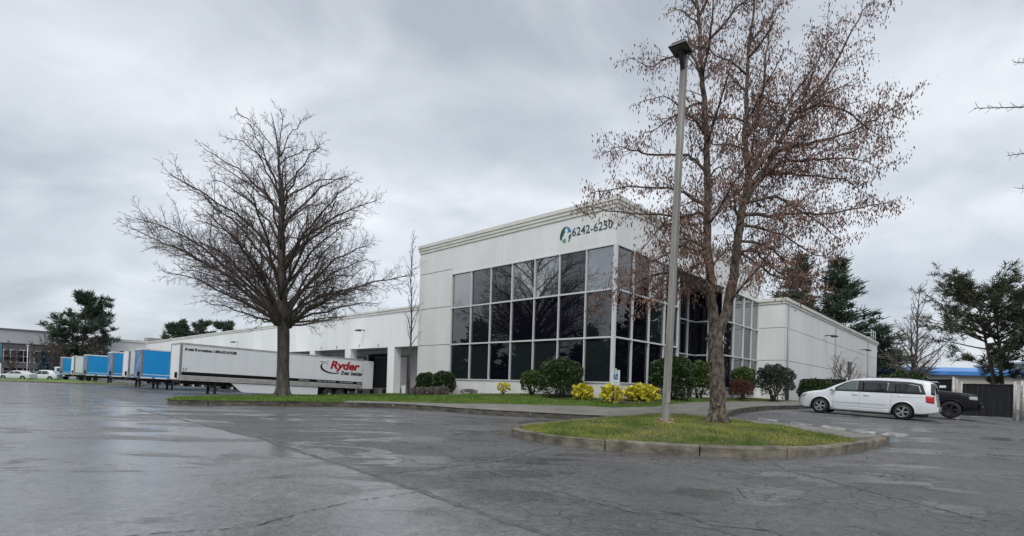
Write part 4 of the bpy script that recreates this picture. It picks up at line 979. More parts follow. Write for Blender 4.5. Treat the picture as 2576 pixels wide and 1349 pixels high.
# ------------------------------------------------------------------ lamp post and sign
pz = zis(3.65, 12.34)
lp = thing('lamp_post', 'tall square grey lamp post with a box lamp on the grass island', 'street lamp', (3.66, 12.36, pz))
m = MB(); hgt = 8.72; lean = 0.19
for z0, z1, w0 in ((0, hgt, .066),):
    c0, c1 = Vector((0, 0, z0)), Vector((lean, 0, z1)); k = R_(38); vs = []
    for cc, ww in ((c0, w0), (c1, w0 * .93)):
        for j in range(4):
            for da in (-.16, .16): a_ = k + R_(45) + j * math.pi / 2 + da; vs.append(cc + Vector((math.cos(a_), math.sin(a_), 0)) * ww * 1.38)
    m.add(vs, [tuple(range(8))[::-1], tuple(range(8, 16))] + [(i, (i + 1) % 8, 8 + (i + 1) % 8, 8 + i) for i in range(8)])
m.build('pole', POLEM, lp)
m = MB(); m.lathe([(.25, -.15), (.24, .03), (.20, .055), (.08, .06)], 18); m.build('base_plinth', RUST, lp)
m = MB()
for sx, sy in ((.13, .13), (-.13, .13), (-.13, -.13), (.13, -.13)): m.lathe([(.035, .05), (.035, .10), (.015, .13)], 8, 'z', Matrix.Translation((sx, sy, 0)))
m.build('base_bolt', RUST, lp); bx('hand_hole_cover', POLEM, lp, -.03, .07, -.095, -.08, .5, .75)
lh = empty('lamp_head', (lean, 0, hgt), R_(233)); lh.parent = lp      # local +x points out from the pole
m = MB(); m.prism([(.03, -.34), (.10, -.34), (.30, -.03), (.30, .03), (.03, .03)], lambda u, v: (u, -.05, v), lambda u, v: (u, .05, v)); m.build('lamp_bracket', LAMPB, lh)
m = MB(); a0, a1, hw_, bot_, top_ = .0, .50, .20, .02, .15
vs = [(a0, -hw_, bot_), (a1, -hw_, bot_), (a1, hw_, bot_), (a0, hw_, bot_), (a0 + .03, -hw_ + .04, top_), (a1 - .08, -hw_ + .05, top_), (a1 - .08, hw_ - .05, top_), (a0 + .03, hw_ - .04, top_)]
m.add(vs, [(0, 3, 2, 1), (4, 5, 6, 7), (0, 1, 5, 4), (1, 2, 6, 5), (2, 3, 7, 6), (3, 0, 4, 7)]); m.build('lamp_housing', LAMPB, lh, bevel=.01)
bx('lamp_lens', mk('lamp_lens_glass', (.10, .105, .10), .3), lh, a0 + .20, a1 - .03, -hw_ + .03, hw_ - .03, bot_ - .010, bot_ - .002)
bx('housing_lip', POLEM, lh, a0 - .008, a1 + .010, -hw_ - .010, hw_ + .010, bot_ + .004, bot_ + .03)

sx, sy = 3.98, 20.05; sz = ztop(sx, sy)
sg = thing('parking_sign', 'small white and blue disabled parking sign on a thin post on the lawn', 'sign', (sx, sy, sz), R_(-8))
m = MB(); m.tube([(0, 0, -.05), (0, 0, 1.5)], .022, 8); m.build('post', STEEL, sg)
bx('sign_plate', SIGNW, sg, -.155, .155, -.034, -.026, .93, 1.49)
bx('blue_square', SIGNB, sg, -.085, .085, -.039, -.035, 1.12, 1.34)
m = MB()
f0, f1 = (lambda u, v: (u, -.040, v)), (lambda u, v: (u, -.043, v))
m.prism([(-.02 + .022 * math.cos(a_), 1.315 + .018 * math.sin(a_)) for a_ in np.linspace(0, 6.28, 9)[:-1]], f0, f1)
m.prism([(-.03, 1.29), (-.008, 1.29), (-.004, 1.23), (.035, 1.23), (.05, 1.165), (.064, 1.17), (.046, 1.248), (-.02, 1.248)], f0, f1)
for k in range(9):
    a0_, a1_ = R_(130 + k * 22), R_(130 + (k + 1) * 22)
    m.prism([(-.005 + r * math.cos(a_), 1.20 + r * math.sin(a_)) for r, a_ in ((.052, a0_), (.052, a1_), (.04, a1_), (.04, a0_))], f0, f1)
m.build('wheelchair_symbol', SIGNW, sg)
for s_, z, h in (('RESERVED', 1.435, .04), ('PARKING', 1.37, .04), ('ONLY', 1.0, .05)): put_text('sign_lettering', s_, SIGNG, sg, (-.10, -.036, z), (1, 0, 0), size=h, width=.2)
m = MB(); m.lathe([(.03, 1.5), (.03, 1.54), (.005, 1.56)], 8); m.build('post_cap', SIGNW, sg)
bpx, bpy_ = CX + (A * -2.6 + B * 20.4).x, CY + (A * -2.6 + B * 20.4).y
bo = thing('bollard', 'white pipe bollard with a dark top beside the black downspout boot', 'bollard', (bpx + .25, bpy_ - .1, ztop(bpx, bpy_)))
m = MB(); m.lathe([(.085, -.1), (.085, 1.35)], 14); m.build('post', ALU, bo); m = MB(); m.lathe([(.09, 1.351), (.09, 1.5), (.05, 1.56), (.01, 1.57)], 14); m.build('cap', LAMPB, bo)

# ------------------------------------------------------------------ fences
def fence(label, p0, p1, h, bays, cat='fence', nm='slatted_fence', posts=True, z=None):
    p0, p1 = Vector(p0), Vector(p1); d = p1 - p0; L = d.length; rz = math.atan2(d.y, d.x); zb = z if z is not None else zg(p0.x, p0.y)
    t = thing(nm, label, cat, (p0.x, p0.y, zb), rz); rd_ = random.Random(int(L * 100)); n = int(L / .085); m = MB()
    for k in range(n):
        x = k * L / n; m.box(x + .002, x + L / n - .002, rd_.uniform(-.012, .012), rd_.uniform(.018, .03), .06 + rd_.uniform(0, .02), h - rd_.uniform(0, .03))
    o = m.build('slat_panel', SLAT, t); o['kind'] = 'stuff'
    for zr in (.08, h - .03):
        m = MB(); m.tube([(0, -.02, zr), (L, -.02, zr)], .022, 6); m.build('fence_rail', LAMPB, t)
    if posts:
        for k in range(bays + 1):
            m = MB(); x = L * k / bays; m.tube([(x, -.05, -.1), (x, -.05, h + .12)], .045, 8); m.build('fence_post', GALV if k in (0, bays) else LAMPB, t)
    return t
fence('black slatted double gate between pale galvanised posts at the right edge', (26.25, 30.4), (27.55, 28.55), 1.92, 1, 'gate', 'slatted_gate')
fence('black slatted fence behind the minivan, running up to the warehouse wall', (24.9, 38.2), (26.2, 30.9), 1.98, 4)
fence('short black slatted fence panel closing off against the warehouse corner', xy(CP - 1.9, CQ + 24.5), (24.7, 38.4), 2.0, 3)
fence('black slatted fence continuing right of the gate out of view', (27.75, 28.25), (33.0, 20.8), 1.85, 4)
gp = thing('gate_post', 'galvanised gate post with a side pipe, left end of the gate', 'post', (26.05, 30.75, zg(26, 30.7)))
m = MB(); m.tube([(0, 0, -.1), (0, 0, 2.25)], .07, 10); m.tube([(.22, .05, -.1), (.22, .05, 2.2)], .05, 8); m.tube([(0, 0, 2.15), (.22, .05, 2.15)], .03, 6); m.build('pipe', GALV, gp)
gp = thing('gate_post', 'pair of galvanised pipes at the right end of the gate', 'post', (27.75, 28.35, zg(27.7, 28.3)))
m = MB(); m.tube([(0, 0, -.1), (0, 0, 2.2)], .07, 10); m.tube([(-.13, .2, -.1), (-.13, .2, 2.15)], .05, 8); m.tube([(0, 0, 2.1), (-.13, .2, 2.1)], .03, 6); m.build('pipe', GALV, gp)
fs_ = thing('fence_sign', 'small blank white plate fixed to the black fence left of the gate post', 'sign', (25.62, 31.0, zg(25.6, 31) + 1.62), R_(-25))
bx('plate', SIGNW, fs_, -.16, .16, -.02, 0, 0, .14); bx('fixing', STEEL, fs_, -.02, .02, 0, .25, .04, .10)

# ------------------------------------------------------------------ distant buildings
bb = thing('blue_roof_shed', 'long cream shed with a bright blue metal roof behind the fence', 'building', (44, 74, 0), R_(-14))
bx('wall', CREAM, bb, 0, 42, 0, 16, -.5, 4.5)
m = MB(); m.prism([(-.5, 4.5), (-.5, 4.62), (8, 5.7), (16.5, 4.62), (16.5, 4.5)], lambda u, v: (-.4, u, v), lambda u, v: (42.2, u, v)); m.build('roof', BLUER, bb)
bx('roof_fascia', BLUER, bb, -.45, 42.2, -.6, -.51, 4.25, 4.75); bx('roller_door', FGREY, bb, 8, 12, -.03, 0, -.5, 3.4)
tb = thing('tan_building', 'tan building end wall showing at the right edge behind the fence', 'building', (70.5, 71, 0), R_(-14))
bx('wall', TAN, tb, 0, 18, 0, 12, -.5, 6.2); bx('roof_edge', CREAM, tb, -.2, 18.2, -.2, 12.2, 6.2, 6.5); bx('door', JOINT, tb, 3, 4.2, -.03, 0, -.5, 2.2)

def rot_th(name, label, x, y): return thing(name, label, 'building', (x, y, zg(x, y) - .2), math.atan2(B.y, B.x))
f1 = rot_th('far_office', 'grey office building with a cyan panel and ribbon windows at the left edge', -119, 119)
bx('parapet_wall', FGREY, f1, -14, 13.5, 0, 20, 8.0, 11.0); bx('parapet_cap', JOINT, f1, -14.2, 13.7, -.2, 20, 11.0, 11.35)
bx('upper_wall', FDARK, f1, 1.6, 13.5, .3, 20, 2.2, 7.998); bx('cyan_panel', FCYAN, f1, -14, 1.598, .15, 20, 3.2, 7.998); bx('white_panel', WALLW, f1, -14, 1.6, .15, 20, -.5, 3.198); bx('lower_wall', FDARK, f1, 1.602, 13.5, .5, 20, -.5, 2.198)
def window(par, x0, x1, y, z0, z1, nx_, nz_, mat=None):
    f = bx('window', ALU, par, x0 - .08, x1 + .08, y - .10, y - .02, z0 - .08, z1 + .08)
    for i in range(nx_):
        for j in range(nz_):
            dx_ = (x1 - x0) / nx_; dz_ = (z1 - z0) / nz_; bx('pane', mat or GL2, f, x0 + i * dx_ + .06, x0 + (i + 1) * dx_ - .06, y - .13, y - .098, z0 + j * dz_ + .06, z0 + (j + 1) * dz_ - .06)
for x0, x1 in ((1.9, 6.4), (7.2, 11.5)): window(f1, x0, x1, .3, 3.6, 6.4, 4, 2); window(f1, x0, x1, .5, 0.2, 2.7, 4, 2)
f2 = rot_th('far_white_building', 'white flat roofed building with square dark windows beyond the blue trailers', -103.5, 130)
bx('wall', WALLW, f2, 0, 52, 0, 22, -.5, 10.0); bx('parapet', CORN, f2, -.3, 52.3, -.3, 22.3, 10.0, 10.6)
for x0 in (4.3, 10.5, 17, 24, 31): window(f2, x0, x0 + 3.0, 0, 5.6, 7.6, 2, 1)
fw = bx('window', ALU, f2, -.10, -.02, 3.0, 9.5, 4.4, 7.2)
for k in range(3): bx('pane', GL2, fw, -.13, -.098, 3.1 + k * 2.13, 3.1 + k * 2.13 + 2.0, 4.5, 7.1)
bx('rooftop_unit', TRG, f2, 12, 15.5, 8, 12, 10.6, 12.0); bx('rooftop_unit', FGREY, f2, 21.5, 28, 8, 13, 10.6, 11.9)
bl_ = thing('banner_flag', 'pale teal feather flag standing behind the silver car', 'flag', (-79.5, 96, zg(-79, 96)))
m = MB(); m.tube([(0, 0, 0), (0, 0, 3.6), (.2, 0, 4.0)], .04, 6); m.build('pole', STEEL, bl_); m = MB(); m.prism([(.05, .9), (.9, 1.0), (.85, 2.2), (.55, 3.4), (.2, 3.95), (.05, 3.6)], lambda u, v: (u, -.01, v), lambda u, v: (u, .01, v)); m.build('cloth', mk('pale_teal_cloth', (.25, .42, .42), .8), bl_)
for i, (x, y, h) in enumerate(((-91.3, 98, 10.0),)):
    o = thing('light_pole', 'slim pale light pole in front of the far grey office', 'street lamp', (x, y, zg(x, y)))
    m = MB(); m.tube([(0, 0, 0), (0, 0, h * .62)], .07, 6); m.build('pole', ALU, o); bx('lamp_head', ALU, o, -.25, .25, -.12, .12, h * .62, h * .62 + .12)

# ------------------------------------------------------------------ trees
def rv(rd): 
    while True:
        v = Vector((rd.uniform(-1, 1), rd.uniform(-1, 1), rd.uniform(-1, 1)))
        if .05 < v.length < 1: return v.normalized()
def wiggle(p0, d, L, n, rd, wob, up=0.0, droop=0.0):
    pts = [Vector(p0)]; d = d.normalized()
    for i in range(n):
        d = (d + rv(rd) * wob + Vector((0, 0, up - droop * i / n))).normalized(); pts.append(pts[-1] + d * (L / n))
    return pts
def along(pts, t):
    f = t * (len(pts) - 1); i = min(int(f), len(pts) - 2); return pts[i].lerp(pts[i + 1], f - i), (pts[i + 1] - pts[i]).normalized()
def spawn(mb, pts, r0, L, rd, lev, spec, tips=None, r1=None):
    """side shoots along a limb; spec[lev] = (count per metre, length factor, angle, wobble, up, min radius)"""
    if lev >= len(spec): return
    den, lf, ang, wob, up, rmin, tmin = spec[lev]
    n = max(2, int(den * L + rd.random())); az0 = rd.uniform(0, 6.28)
    for k in range(n):
        t = tmin + (1 - tmin) * (k + rd.random()) / n; p, d = along(pts, min(t, .995))
        u = d.orthogonal().normalized(); v = d.cross(u); a_ = az0 + k * 2.4 + rd.uniform(-.5, .5)
        g = R_(ang + rd.uniform(-14, 14)); dd = d * math.cos(g) + (u * math.cos(a_) + v * math.sin(a_)) * math.sin(g)
        l = L * lf * rd.uniform(.55, 1.15) * (1.05 - .6 * t); l = max(l, .12)
        rr = max(rmin, r0 * (1 - .7 * t) * .5); last = lev == len(spec) - 1
        sp_ = wiggle(p, dd, l, 2 if last else 4, rd, wob, up)
        k_ = len(sp_); mb.tube(sp_, [rr * (1 - .6 * i / (k_ - 1)) if not last else rr * (1 - .4 * i / (k_ - 1)) for i in range(k_)], 3 if rr < .03 else 5, 0, False)
        if tips is not None and lev >= 1:
            tips.append((sp_[-1], dd)); tips.append((sp_[len(sp_) // 2], dd))
        spawn(mb, sp_, rr, l, rd, lev + 1, spec, tips)
def roots(mb, r, rd, n=6):
    for k in range(n):
        a_ = 6.28 * k / n + rd.uniform(-.3, .3); d = Vector((math.cos(a_), math.sin(a_), 0))
        mb.tube([d * r * .35 + Vector((0, 0, r * 1.6)), d * r * .85 + Vector((0, 0, r * .35)), d * r * 1.7 + Vector((0, 0, -.08))], [r * .45, r * .42, r * .2], 6)

# left bare tree on the lawn tip
def tree_left():
    x, y = -11.48, 26.1; z = ztop(x, y); rd = random.Random(11)
    t = thing('bare_tree', 'large bare spreading tree on the grass tip in front of the lettered trailer', 'tree', (x, y, z))
    tb_, cb = MB(), MB(); H = 14.6
    tr = [(0, 0, -.1), (0, 0, .5), (-.02, 0, 1.5), (-.05, .02, 3.0), (-.12, 0, 4.2), (-.22, .05, 5.6), (-.30, 0, 7.2), (-.36, .05, 8.6), (-.40, .02, 10.0), (-.52, 0, 11.5), (-.70, .03, 12.9), (-1.0, 0, 14.2)]
    rad = [.40, .33, .285, .29, .27, .215, .17, .135, .10, .065, .035, .012]
    trp = catmull(tr, 3); rads = list(np.interp(np.linspace(0, 11, len(trp)), range(12), rad)); tb_.tube(trp, rads, 12); roots(tb_, .36, rd)
    env = [(3.3, 2.7), (4.4, 4.5), (5.7, 5.65), (7.0, 5.9), (8.2, 5.5), (9.8, 4.8), (11.5, 3.7), (12.9, 2.7), (13.9, 1.8), (14.6, .9)]
    en = lambda h: float(np.interp(h, [q[0] for q in env], [q[1] for q in env]))
    spec = [(4.2, .34, 42, .18, .06, .010, .32), (5.2, .50, 42, .22, .04, .0082, .12), (8.5, .50, 42, .24, .01, .0070, .15)]
    n = 70; asym = lambda a_, z_: 1.0 + (.06 + .085 * sst(z_, 4.6, 6) * (1 - sst(z_, 8.5, 10.5))) * (-math.cos(a_) if math.cos(a_) < 0 else 0.0)
    cum = np.cumsum([en(z_) + 1.0 for z_ in np.linspace(4.0, 14.5, 200)]); cum = cum / cum[-1]
    for k in range(n):
        f = (k + .5) / n; zt_ = float(np.interp(f, cum, np.linspace(4.0, 14.5, 200))); a_ = k * 2.39996 + rd.uniform(-.35, .35)
        Rr = en(zt_) * rd.uniform(.72, 1.04) * asym(a_, zt_); rise = Rr * rd.uniform(.52, .98) * min(1, .25 + max(0, zt_ - 4.0) * .25) + .25
        zs = max(3.5, zt_ - rise); rise = zt_ - zs
        i0 = min(range(len(trp)), key=lambda i: abs(trp[i].z - zs)); p0 = trp[i0]
        d = Vector((math.cos(a_), math.sin(a_), 0)); p3 = Vector((p0.x, p0.y, 0)) + d * Rr + Vector((0, 0, zt_))
        p1 = p0 + d * Rr * .22 + Vector((0, 0, rise * .48)); p2 = p0 + d * Rr * .62 + Vector((0, 0, rise * .86)); L = (p3 - p0).length
        pts = []
        for i in range(9):
            s_ = i / 8; pts.append(p0 * (1 - s_) ** 3 + p1 * 3 * s_ * (1 - s_) ** 2 + p2 * 3 * s_ * s_ * (1 - s_) + p3 * s_ ** 3 + (rv(rd) * .10 * (0 < i)))
        r0 = min(rads[i0] * .5, .022 + .0105 * L)
        tb_.tube(pts, [r0 * (1 - .86 * i / 8) + .004 for i in range(9)], 6); spawn(cb, pts, r0 * .8, L, rd, 0, spec)
    tb_.build('trunk', BARK, t); cb.build('crown', TWIG, t); return len(cb.f)
NTL = tree_left()

SK = {
'trunk': [(0.0, -0.05), (0.0, .16), (-0.02, .7), (-0.06, 1.42), (-0.12, 2.1), (-0.15, 2.5)],
'stemL': [(-0.14, 2.3), (-0.22, 2.9), (-0.34, 3.58), (-0.46, 4.62), (-0.51, 5.44), (-0.59, 6.78), (-0.68, 7.61), (-0.81, 8.64), (-0.9, 9.36), (-1.01, 10.19), (-1.11, 10.91), (-1.22, 11.84), (-1.31, 12.56)],
'stemR': [(-0.12, 2.3), (0.02, 2.75), (0.17, 3.08), (0.35, 4.02), (0.44, 5.06), (0.55, 5.78), (0.67, 6.41), (0.69, 7.13), (0.64, 7.75), (0.67, 8.58), (0.67, 9.41), (0.72, 10.24), (0.8, 11.07), (0.85, 11.9), (0.87, 12.52)],
'r1': [(0.65, 5.99), (0.94, 6.57), (1.28, 7.15), (1.63, 7.78), (1.97, 8.31), (2.37, 8.84), (2.87, 9.58), (3.36, 10.42), (3.8, 11.26), (4.09, 11.79)],
'r2': [(0.68, 6.72), (1.12, 7.46), (1.46, 8.09), (1.75, 8.72), (2.15, 9.35), (2.64, 10.09), (2.83, 10.82)],
'l1': [(-0.82, 8.7), (-1.08, 9.4), (-1.7, 9.28), (-2.18, 9.02), (-2.61, 9.21)], 'l2': [(-0.95, 9.93), (-1.11, 10.18), (-1.49, 10.39), (-1.87, 10.28)],
'l3': [(-0.75, 8.25), (-1.04, 8.15), (-1.28, 8.05), (-1.81, 8.32), (-2.44, 8.16)], 'l4': [(-0.66, 7.45), (-1.03, 7.86), (-1.42, 7.95), (-1.94, 7.54), (-2.34, 7.35)],
'l5': [(-0.59, 6.53), (-0.86, 6.86), (-1.21, 7.01), (-2.06, 7.01), (-2.45, 7.1), (-2.79, 7.2), (-3.17, 7.03)], 'l6': [(-0.51, 5.67), (-1.07, 5.98), (-1.36, 6.08), (-2.13, 6.1), (-2.85, 6.07), (-3.61, 5.86)],
'l7': [(-0.5, 5.4), (-0.77, 5.52), (-1.2, 5.38), (-1.73, 5.39), (-2.54, 5.41), (-3.31, 5.49), (-3.63, 5.55)], 'l8': [(-0.48, 4.8), (-0.71, 5.08), (-1.1, 5.31), (-1.62, 5.15), (-2.0, 4.75), (-2.36, 4.35)],
'l9': [(-0.47, 4.61), (-0.85, 4.81), (-1.19, 4.66), (-1.52, 4.44), (-1.82, 4.27), (-2.11, 4.04), (-2.67, 3.83)], 'l10': [(-0.38, 3.75), (-1.0, 4.0), (-1.62, 3.96), (-2.23, 3.73), (-2.8, 3.51), (-3.25, 3.13)],
'l11': [(-1.05, 10.5), (-1.42, 11.0), (-1.84, 11.09), (-2.05, 11.4)], 'm1': [(-0.4, 4.16), (-0.12, 4.44), (0.17, 4.81), (0.28, 4.64), (0.36, 4.33)], 'm2': [(-0.55, 6.37), (-0.25, 6.69), (-0.09, 6.39), (0.0, 5.97)],
'm3': [(0.66, 8.17), (0.21, 8.31), (-0.3, 8.24), (-0.62, 8.44)], 'm4': [(0.68, 9.5), (0.17, 9.91), (-0.19, 10.05), (-0.58, 10.61)], 'm5': [(-0.92, 9.5), (-0.26, 10.31), (0.14, 10.74), (0.54, 11.27), (0.73, 11.69)],
'm6': [(0.72, 10.34), (1.12, 10.87), (1.46, 11.4), (1.66, 11.92)], 'm7': [(0.65, 7.7), (1.03, 8.59), (1.15, 9.74), (1.28, 10.67), (1.41, 11.5)],
'r3': [(0.65, 6.1), (1.11, 6.67), (1.61, 6.78), (2.31, 6.76), (3.04, 6.74), (3.42, 6.7), (3.89, 6.4)], 'r4': [(0.68, 6.4), (1.48, 7.02), (2.11, 7.14), (2.73, 7.19), (3.55, 7.14), (4.09, 6.93)],
'r5': [(0.69, 6.6), (1.1, 7.16), (1.67, 7.46), (2.28, 7.63), (3.0, 7.84), (3.67, 8.09), (4.13, 8.4), (4.65, 8.7), (5.03, 8.91)], 'r6': [(1.8, 8.0), (2.02, 8.58), (2.59, 8.93), (3.15, 9.24), (3.77, 9.44)],
'r7': [(0.58, 5.95), (1.47, 6.16), (2.1, 5.79), (2.69, 5.43), (3.18, 4.96)], 'r8': [(0.41, 4.64), (0.88, 4.7), (1.12, 4.48), (1.58, 4.16), (2.01, 3.86), (2.38, 3.46)], 'r9': [(0.53, 5.68), (1.23, 5.65), (1.95, 5.72), (2.78, 5.7), (3.6, 5.88), (4.42, 6.06)],
'r10': [(0.43, 4.95), (1.15, 4.87), (1.78, 4.48), (2.31, 4.18), (2.73, 3.88)], 'r11': [(2.07, 8.52), (2.68, 8.75), (3.31, 8.66), (3.94, 8.27), (4.57, 7.87)], 'l12': [(-0.42, 4.3), (-0.8, 4.15), (-1.3, 3.8), (-1.8, 3.35), (-2.2, 3.1)], 'l13': [(-0.3, 3.3), (-0.7, 3.7), (-1.1, 3.75), (-1.5, 3.4)], 'r13': [(0.42, 4.7), (0.9, 4.35), (1.5, 4.0), (1.9, 3.95), (2.6, 4.05)],
'r12': [(0.48, 5.37), (1.13, 5.28), (1.87, 5.0), (2.5, 4.6), (2.91, 4.72)]}
def leaves_mesh(name, tips, per, size, wid, rd, mat, hang=True, spread=.12):
    rg = np.random.default_rng(rd.randrange(10 ** 6)); P = np.array([p[:] for p, d in tips]); n = len(P) * per
    base = np.repeat(P, per, 0) + rg.normal(0, spread, (n, 3)) * [1, 1, .6]
    dr = rg.normal(0, 1, (n, 3)); 
    if hang: dr[:, 2] = -2.2 - np.abs(dr[:, 2])
    dr /= np.linalg.norm(dr, axis=1)[:, None]; L = size * rg.uniform(.5, 1.25, n)[:, None]
    s_ = np.cross(dr, rg.normal(0, 1, (n, 3))); s_ /= np.linalg.norm(s_, axis=1)[:, None] + 1e-9; W = wid * rg.uniform(.6, 1.2, n)[:, None]
    bend = np.cross(dr, s_) * L * rg.normal(0, .12, n)[:, None]
    V = np.stack([base, base + dr * L * .45 + s_ * W + bend, base + dr * L, base + dr * L * .45 - s_ * W + bend], 1).reshape(-1, 3)
    i = np.arange(n)[:, None] * 4; T = np.concatenate([i + [0, 1, 3], i + [1, 2, 3]], 0)
    return tri_mesh(name, V, T, mat)
def tree_right():
    x, y = 5.38, 13.55; z = zis(x, y) ; rd = random.Random(23)
    t = thing('brown_leaved_tree', 'tall forked tree with clinging dry brown leaves on the kerbed island', 'tree', (x, y, z))
    dz = .16
    P3 = {}
    tb_, cb = MB(), MB(); tips = []
    RAD = {'trunk': (.25, .19), 'stemL': (.145, .012), 'stemR': (.155, .012), 'r1': (.085, .012), 'r2': (.055, .010)}
    depth = {'stemL': (-.25, .05), 'stemR': (.2, .05), 'trunk': (0, 0)}
    spec = [(5.4, .29, 46, .2, .03, .008, .06), (9.5, .46, 45, .22, -.05, .0048, .1)]
    main = {}
    for nm, pl in SK.items():
        ln = sum(math.dist(a_, b_) for a_, b_ in zip(pl[:-1], pl[1:])); k = len(pl)
        if nm in depth: dy_ = [depth[nm][0] * i / max(1, k - 1) * 3 + (.0) for i in range(k)]
        else:
            # begin on the limb it grows from, then drift nearer or farther
            par = 'stemL' if nm[0] == 'l' or nm in ('m1', 'm2', 'm5') else 'stemR'
            if nm in ('r6', 'r11'): par = 'r1'
            q = min(main[par], key=lambda v: math.hypot(v.x - pl[0][0], v.z - (pl[0][1] - dz))); s_ = rd.choice((-1, 1)) * rd.uniform(.02, .08)
            if nm in ('r1', 'r5', 'r2', 'r6', 'r11'): s_ = rd.uniform(.03, .10)
            dy_ = [q.y + s_ * ln * (i / (k - 1)) ** 1.2 for i in range(k)]
        pts = catmull([(px_, dy_[i], pz_ - dz) for i, (px_, pz_) in enumerate(pl)], 3)
        if nm not in ('trunk',): pts = [p + rv(rd) * .03 * (i > 1) for i, p in enumerate(pts)]
        main[nm] = pts
        if nm in RAD: a_, b_ = RAD[nm]
        else: a_, b_ = .018 + .010 * ln, .006
        K = len(pts); ex = 1.0
        rr = [a_ + (b_ - a_) * (i / (K - 1)) ** .85 for i in range(K)]
        if nm == 'trunk': rr = [.265, .235] + [.215] * 0 + rr[2:] if False else [float(np.interp(i / (K - 1), [0, .12, .3, .6, 1], [.27, .225, .20, .19, .195])) for i in range(K)]
        tb_.tube(pts, rr, 12 if nm in ('trunk', 'stemL', 'stemR') else 6)
        if nm == 'trunk': continue
        if nm in ('stemL', 'stemR'):
            up_ = pts[len(pts) // 4:]; spawn(cb, up_, .04, 4.2, rd, 0, [(7.0, .26, 55, .2, .04, .009, .02), (7.5, .46, 45, .2, -.03, .0048, .1)], tips)
        else: 
            lowb = nm in ('l8', 'l9', 'l10', 'l12', 'l13', 'm1', 'r7', 'r8', 'r10', 'r12', 'r13')
            tp = []; spawn(cb, pts, min(.04, a_), ln, rd, 0, [(6.4, .31, 50, .22, -.03, .008, .06), spec[1]] if lowb else spec, tp); tips += tp
    for nm in ('stemL', 'stemR'):      # limbs towards and away from the lot
        for k in range(11):
            p, d = along(main[nm], .16 + .075 * k); sg_ = 1 if k % 2 else -1; ln = rd.uniform(1.7, 2.7) * (1 - .035 * k)
            dd = Vector((rd.uniform(-.55, .55), sg_, rd.uniform(.15, .7))); pts = wiggle(p, dd, ln, 6, rd, .16, .03)
            tb_.tube(pts, [.038 * (1 - .8 * i / 6) for i in range(7)], 6); spawn(cb, pts, .03, ln, rd, 0, spec, tips)
    roots(tb_, .24, rd)
    # knots and burls
    for k in range(16):
        p, d = along(main['trunk'], rd.uniform(.15, .98)); a_ = rd.uniform(0, 6.28); q = p + Vector((math.cos(a_), math.sin(a_), 0)) * .185
        tb_.lathe([(.01, -.05), (.05, -.03), (.06, 0), (.045, .035), (.01, .05)], 7, 'z', Matrix.Translation(q))
    tb_.build('trunk', BARKG, t); cb.build('crown', TWIG, t)
    low = [q for q in tips if q[0].z < 9.6 or rd.random() < .65]
    obj('dry_leaves', leaves_mesh('dry_leaves', low, 5, .110, .017, rd, DEADL), t)
    return len(tips)
NTR = tree_right()

def simple_tree(name, label, x, y, z, H, spread, base, seed, mat_t, mat_c, limbs=26, group=None, upright=.5, r=.16, den=1.0, multi=1, rmin=.012, shape=None):
    rd = random.Random(seed); t = thing(name, label, 'tree', (x, y, z), 0, group); tb_, cb = MB(), MB()
    spec = [(2.6 * den, .38, 40, .17, .07, rmin, .1), (3.6 * den, .5, 40, .2, .05, rmin * .75, .1), (4.0 * den, .5, 40, .2, .03, rmin * .6, .1)]
    for mti in range(multi):
        lean = Vector((rd.uniform(-1, 1), rd.uniform(-1, 1), 0)) * (.0 if multi == 1 else spread * .35); h = H * (1 if mti == 0 else rd.uniform(.75, .95))
        tr = [Vector((0, 0, -.1))] + [Vector((lean.x * (k / 6) ** 1.3 + rd.uniform(-.03, .03) * h * .3, lean.y * (k / 6) ** 1.3, h * k / 6)) for k in range(1, 7)]; tr = catmull(tr, 2); K = len(tr)
        tb_.tube(tr, [r * (1 - .93 * i / (K - 1)) for i in range(K)], 8)
        for k in range(limbs // multi):
            f = (k + .5) / (limbs // multi); zs = h * (base + (.96 - base) * f); p0, _ = along(tr, zs / h); a_ = k * 2.4 + rd.uniform(-.4, .4)
            L = spread * (shape(f) if shape else (1 - .75 * f) * (.55 + .45 * math.sin(min(1, f * 2.5 + .3) * 1.57))) * rd.uniform(.75, 1.1)
            d = Vector((math.cos(a_), math.sin(a_), upright + .6 * f)); pts = wiggle(p0, d, L, 6, rd, .14, .08 * upright); rr = max(.015, r * (1 - .9 * zs / h) * .5)
            tb_.tube(pts, [rr * (1 - .8 * i / 6) + rmin * .6 for i in range(7)], 5); spawn(cb, pts, rr * .6, L, rd, 0, spec)
    tb_.build('trunk', mat_t, t); cb.build('crown', mat_c, t); return t
simple_tree('slim_bare_tree', 'slim upright bare tree between the dock columns and the glass office', -6.75, 34.2, .25, 10.8, 1.9, .28, 3, BARK, TWIGP, 26, upright=1.6, r=.075, rmin=.008)
simple_tree('bare_tree', 'wide bare tree with pale twigs left of the pines at the right', 37.05, 48, .1, 11.0, 4.4, .18, 7, BARK, TWIGP, 44, upright=.8, r=.17, multi=2, rmin=.015, den=1.25)
simple_tree('bare_bush', 'low twiggy bare bush against the side wall of the warehouse', 25.9, 40.2, .3, 3.9, 2.4, .10, 8, BARK, TWIGP, 33, upright=.7, r=.055, multi=3, rmin=.012, den=1.6)
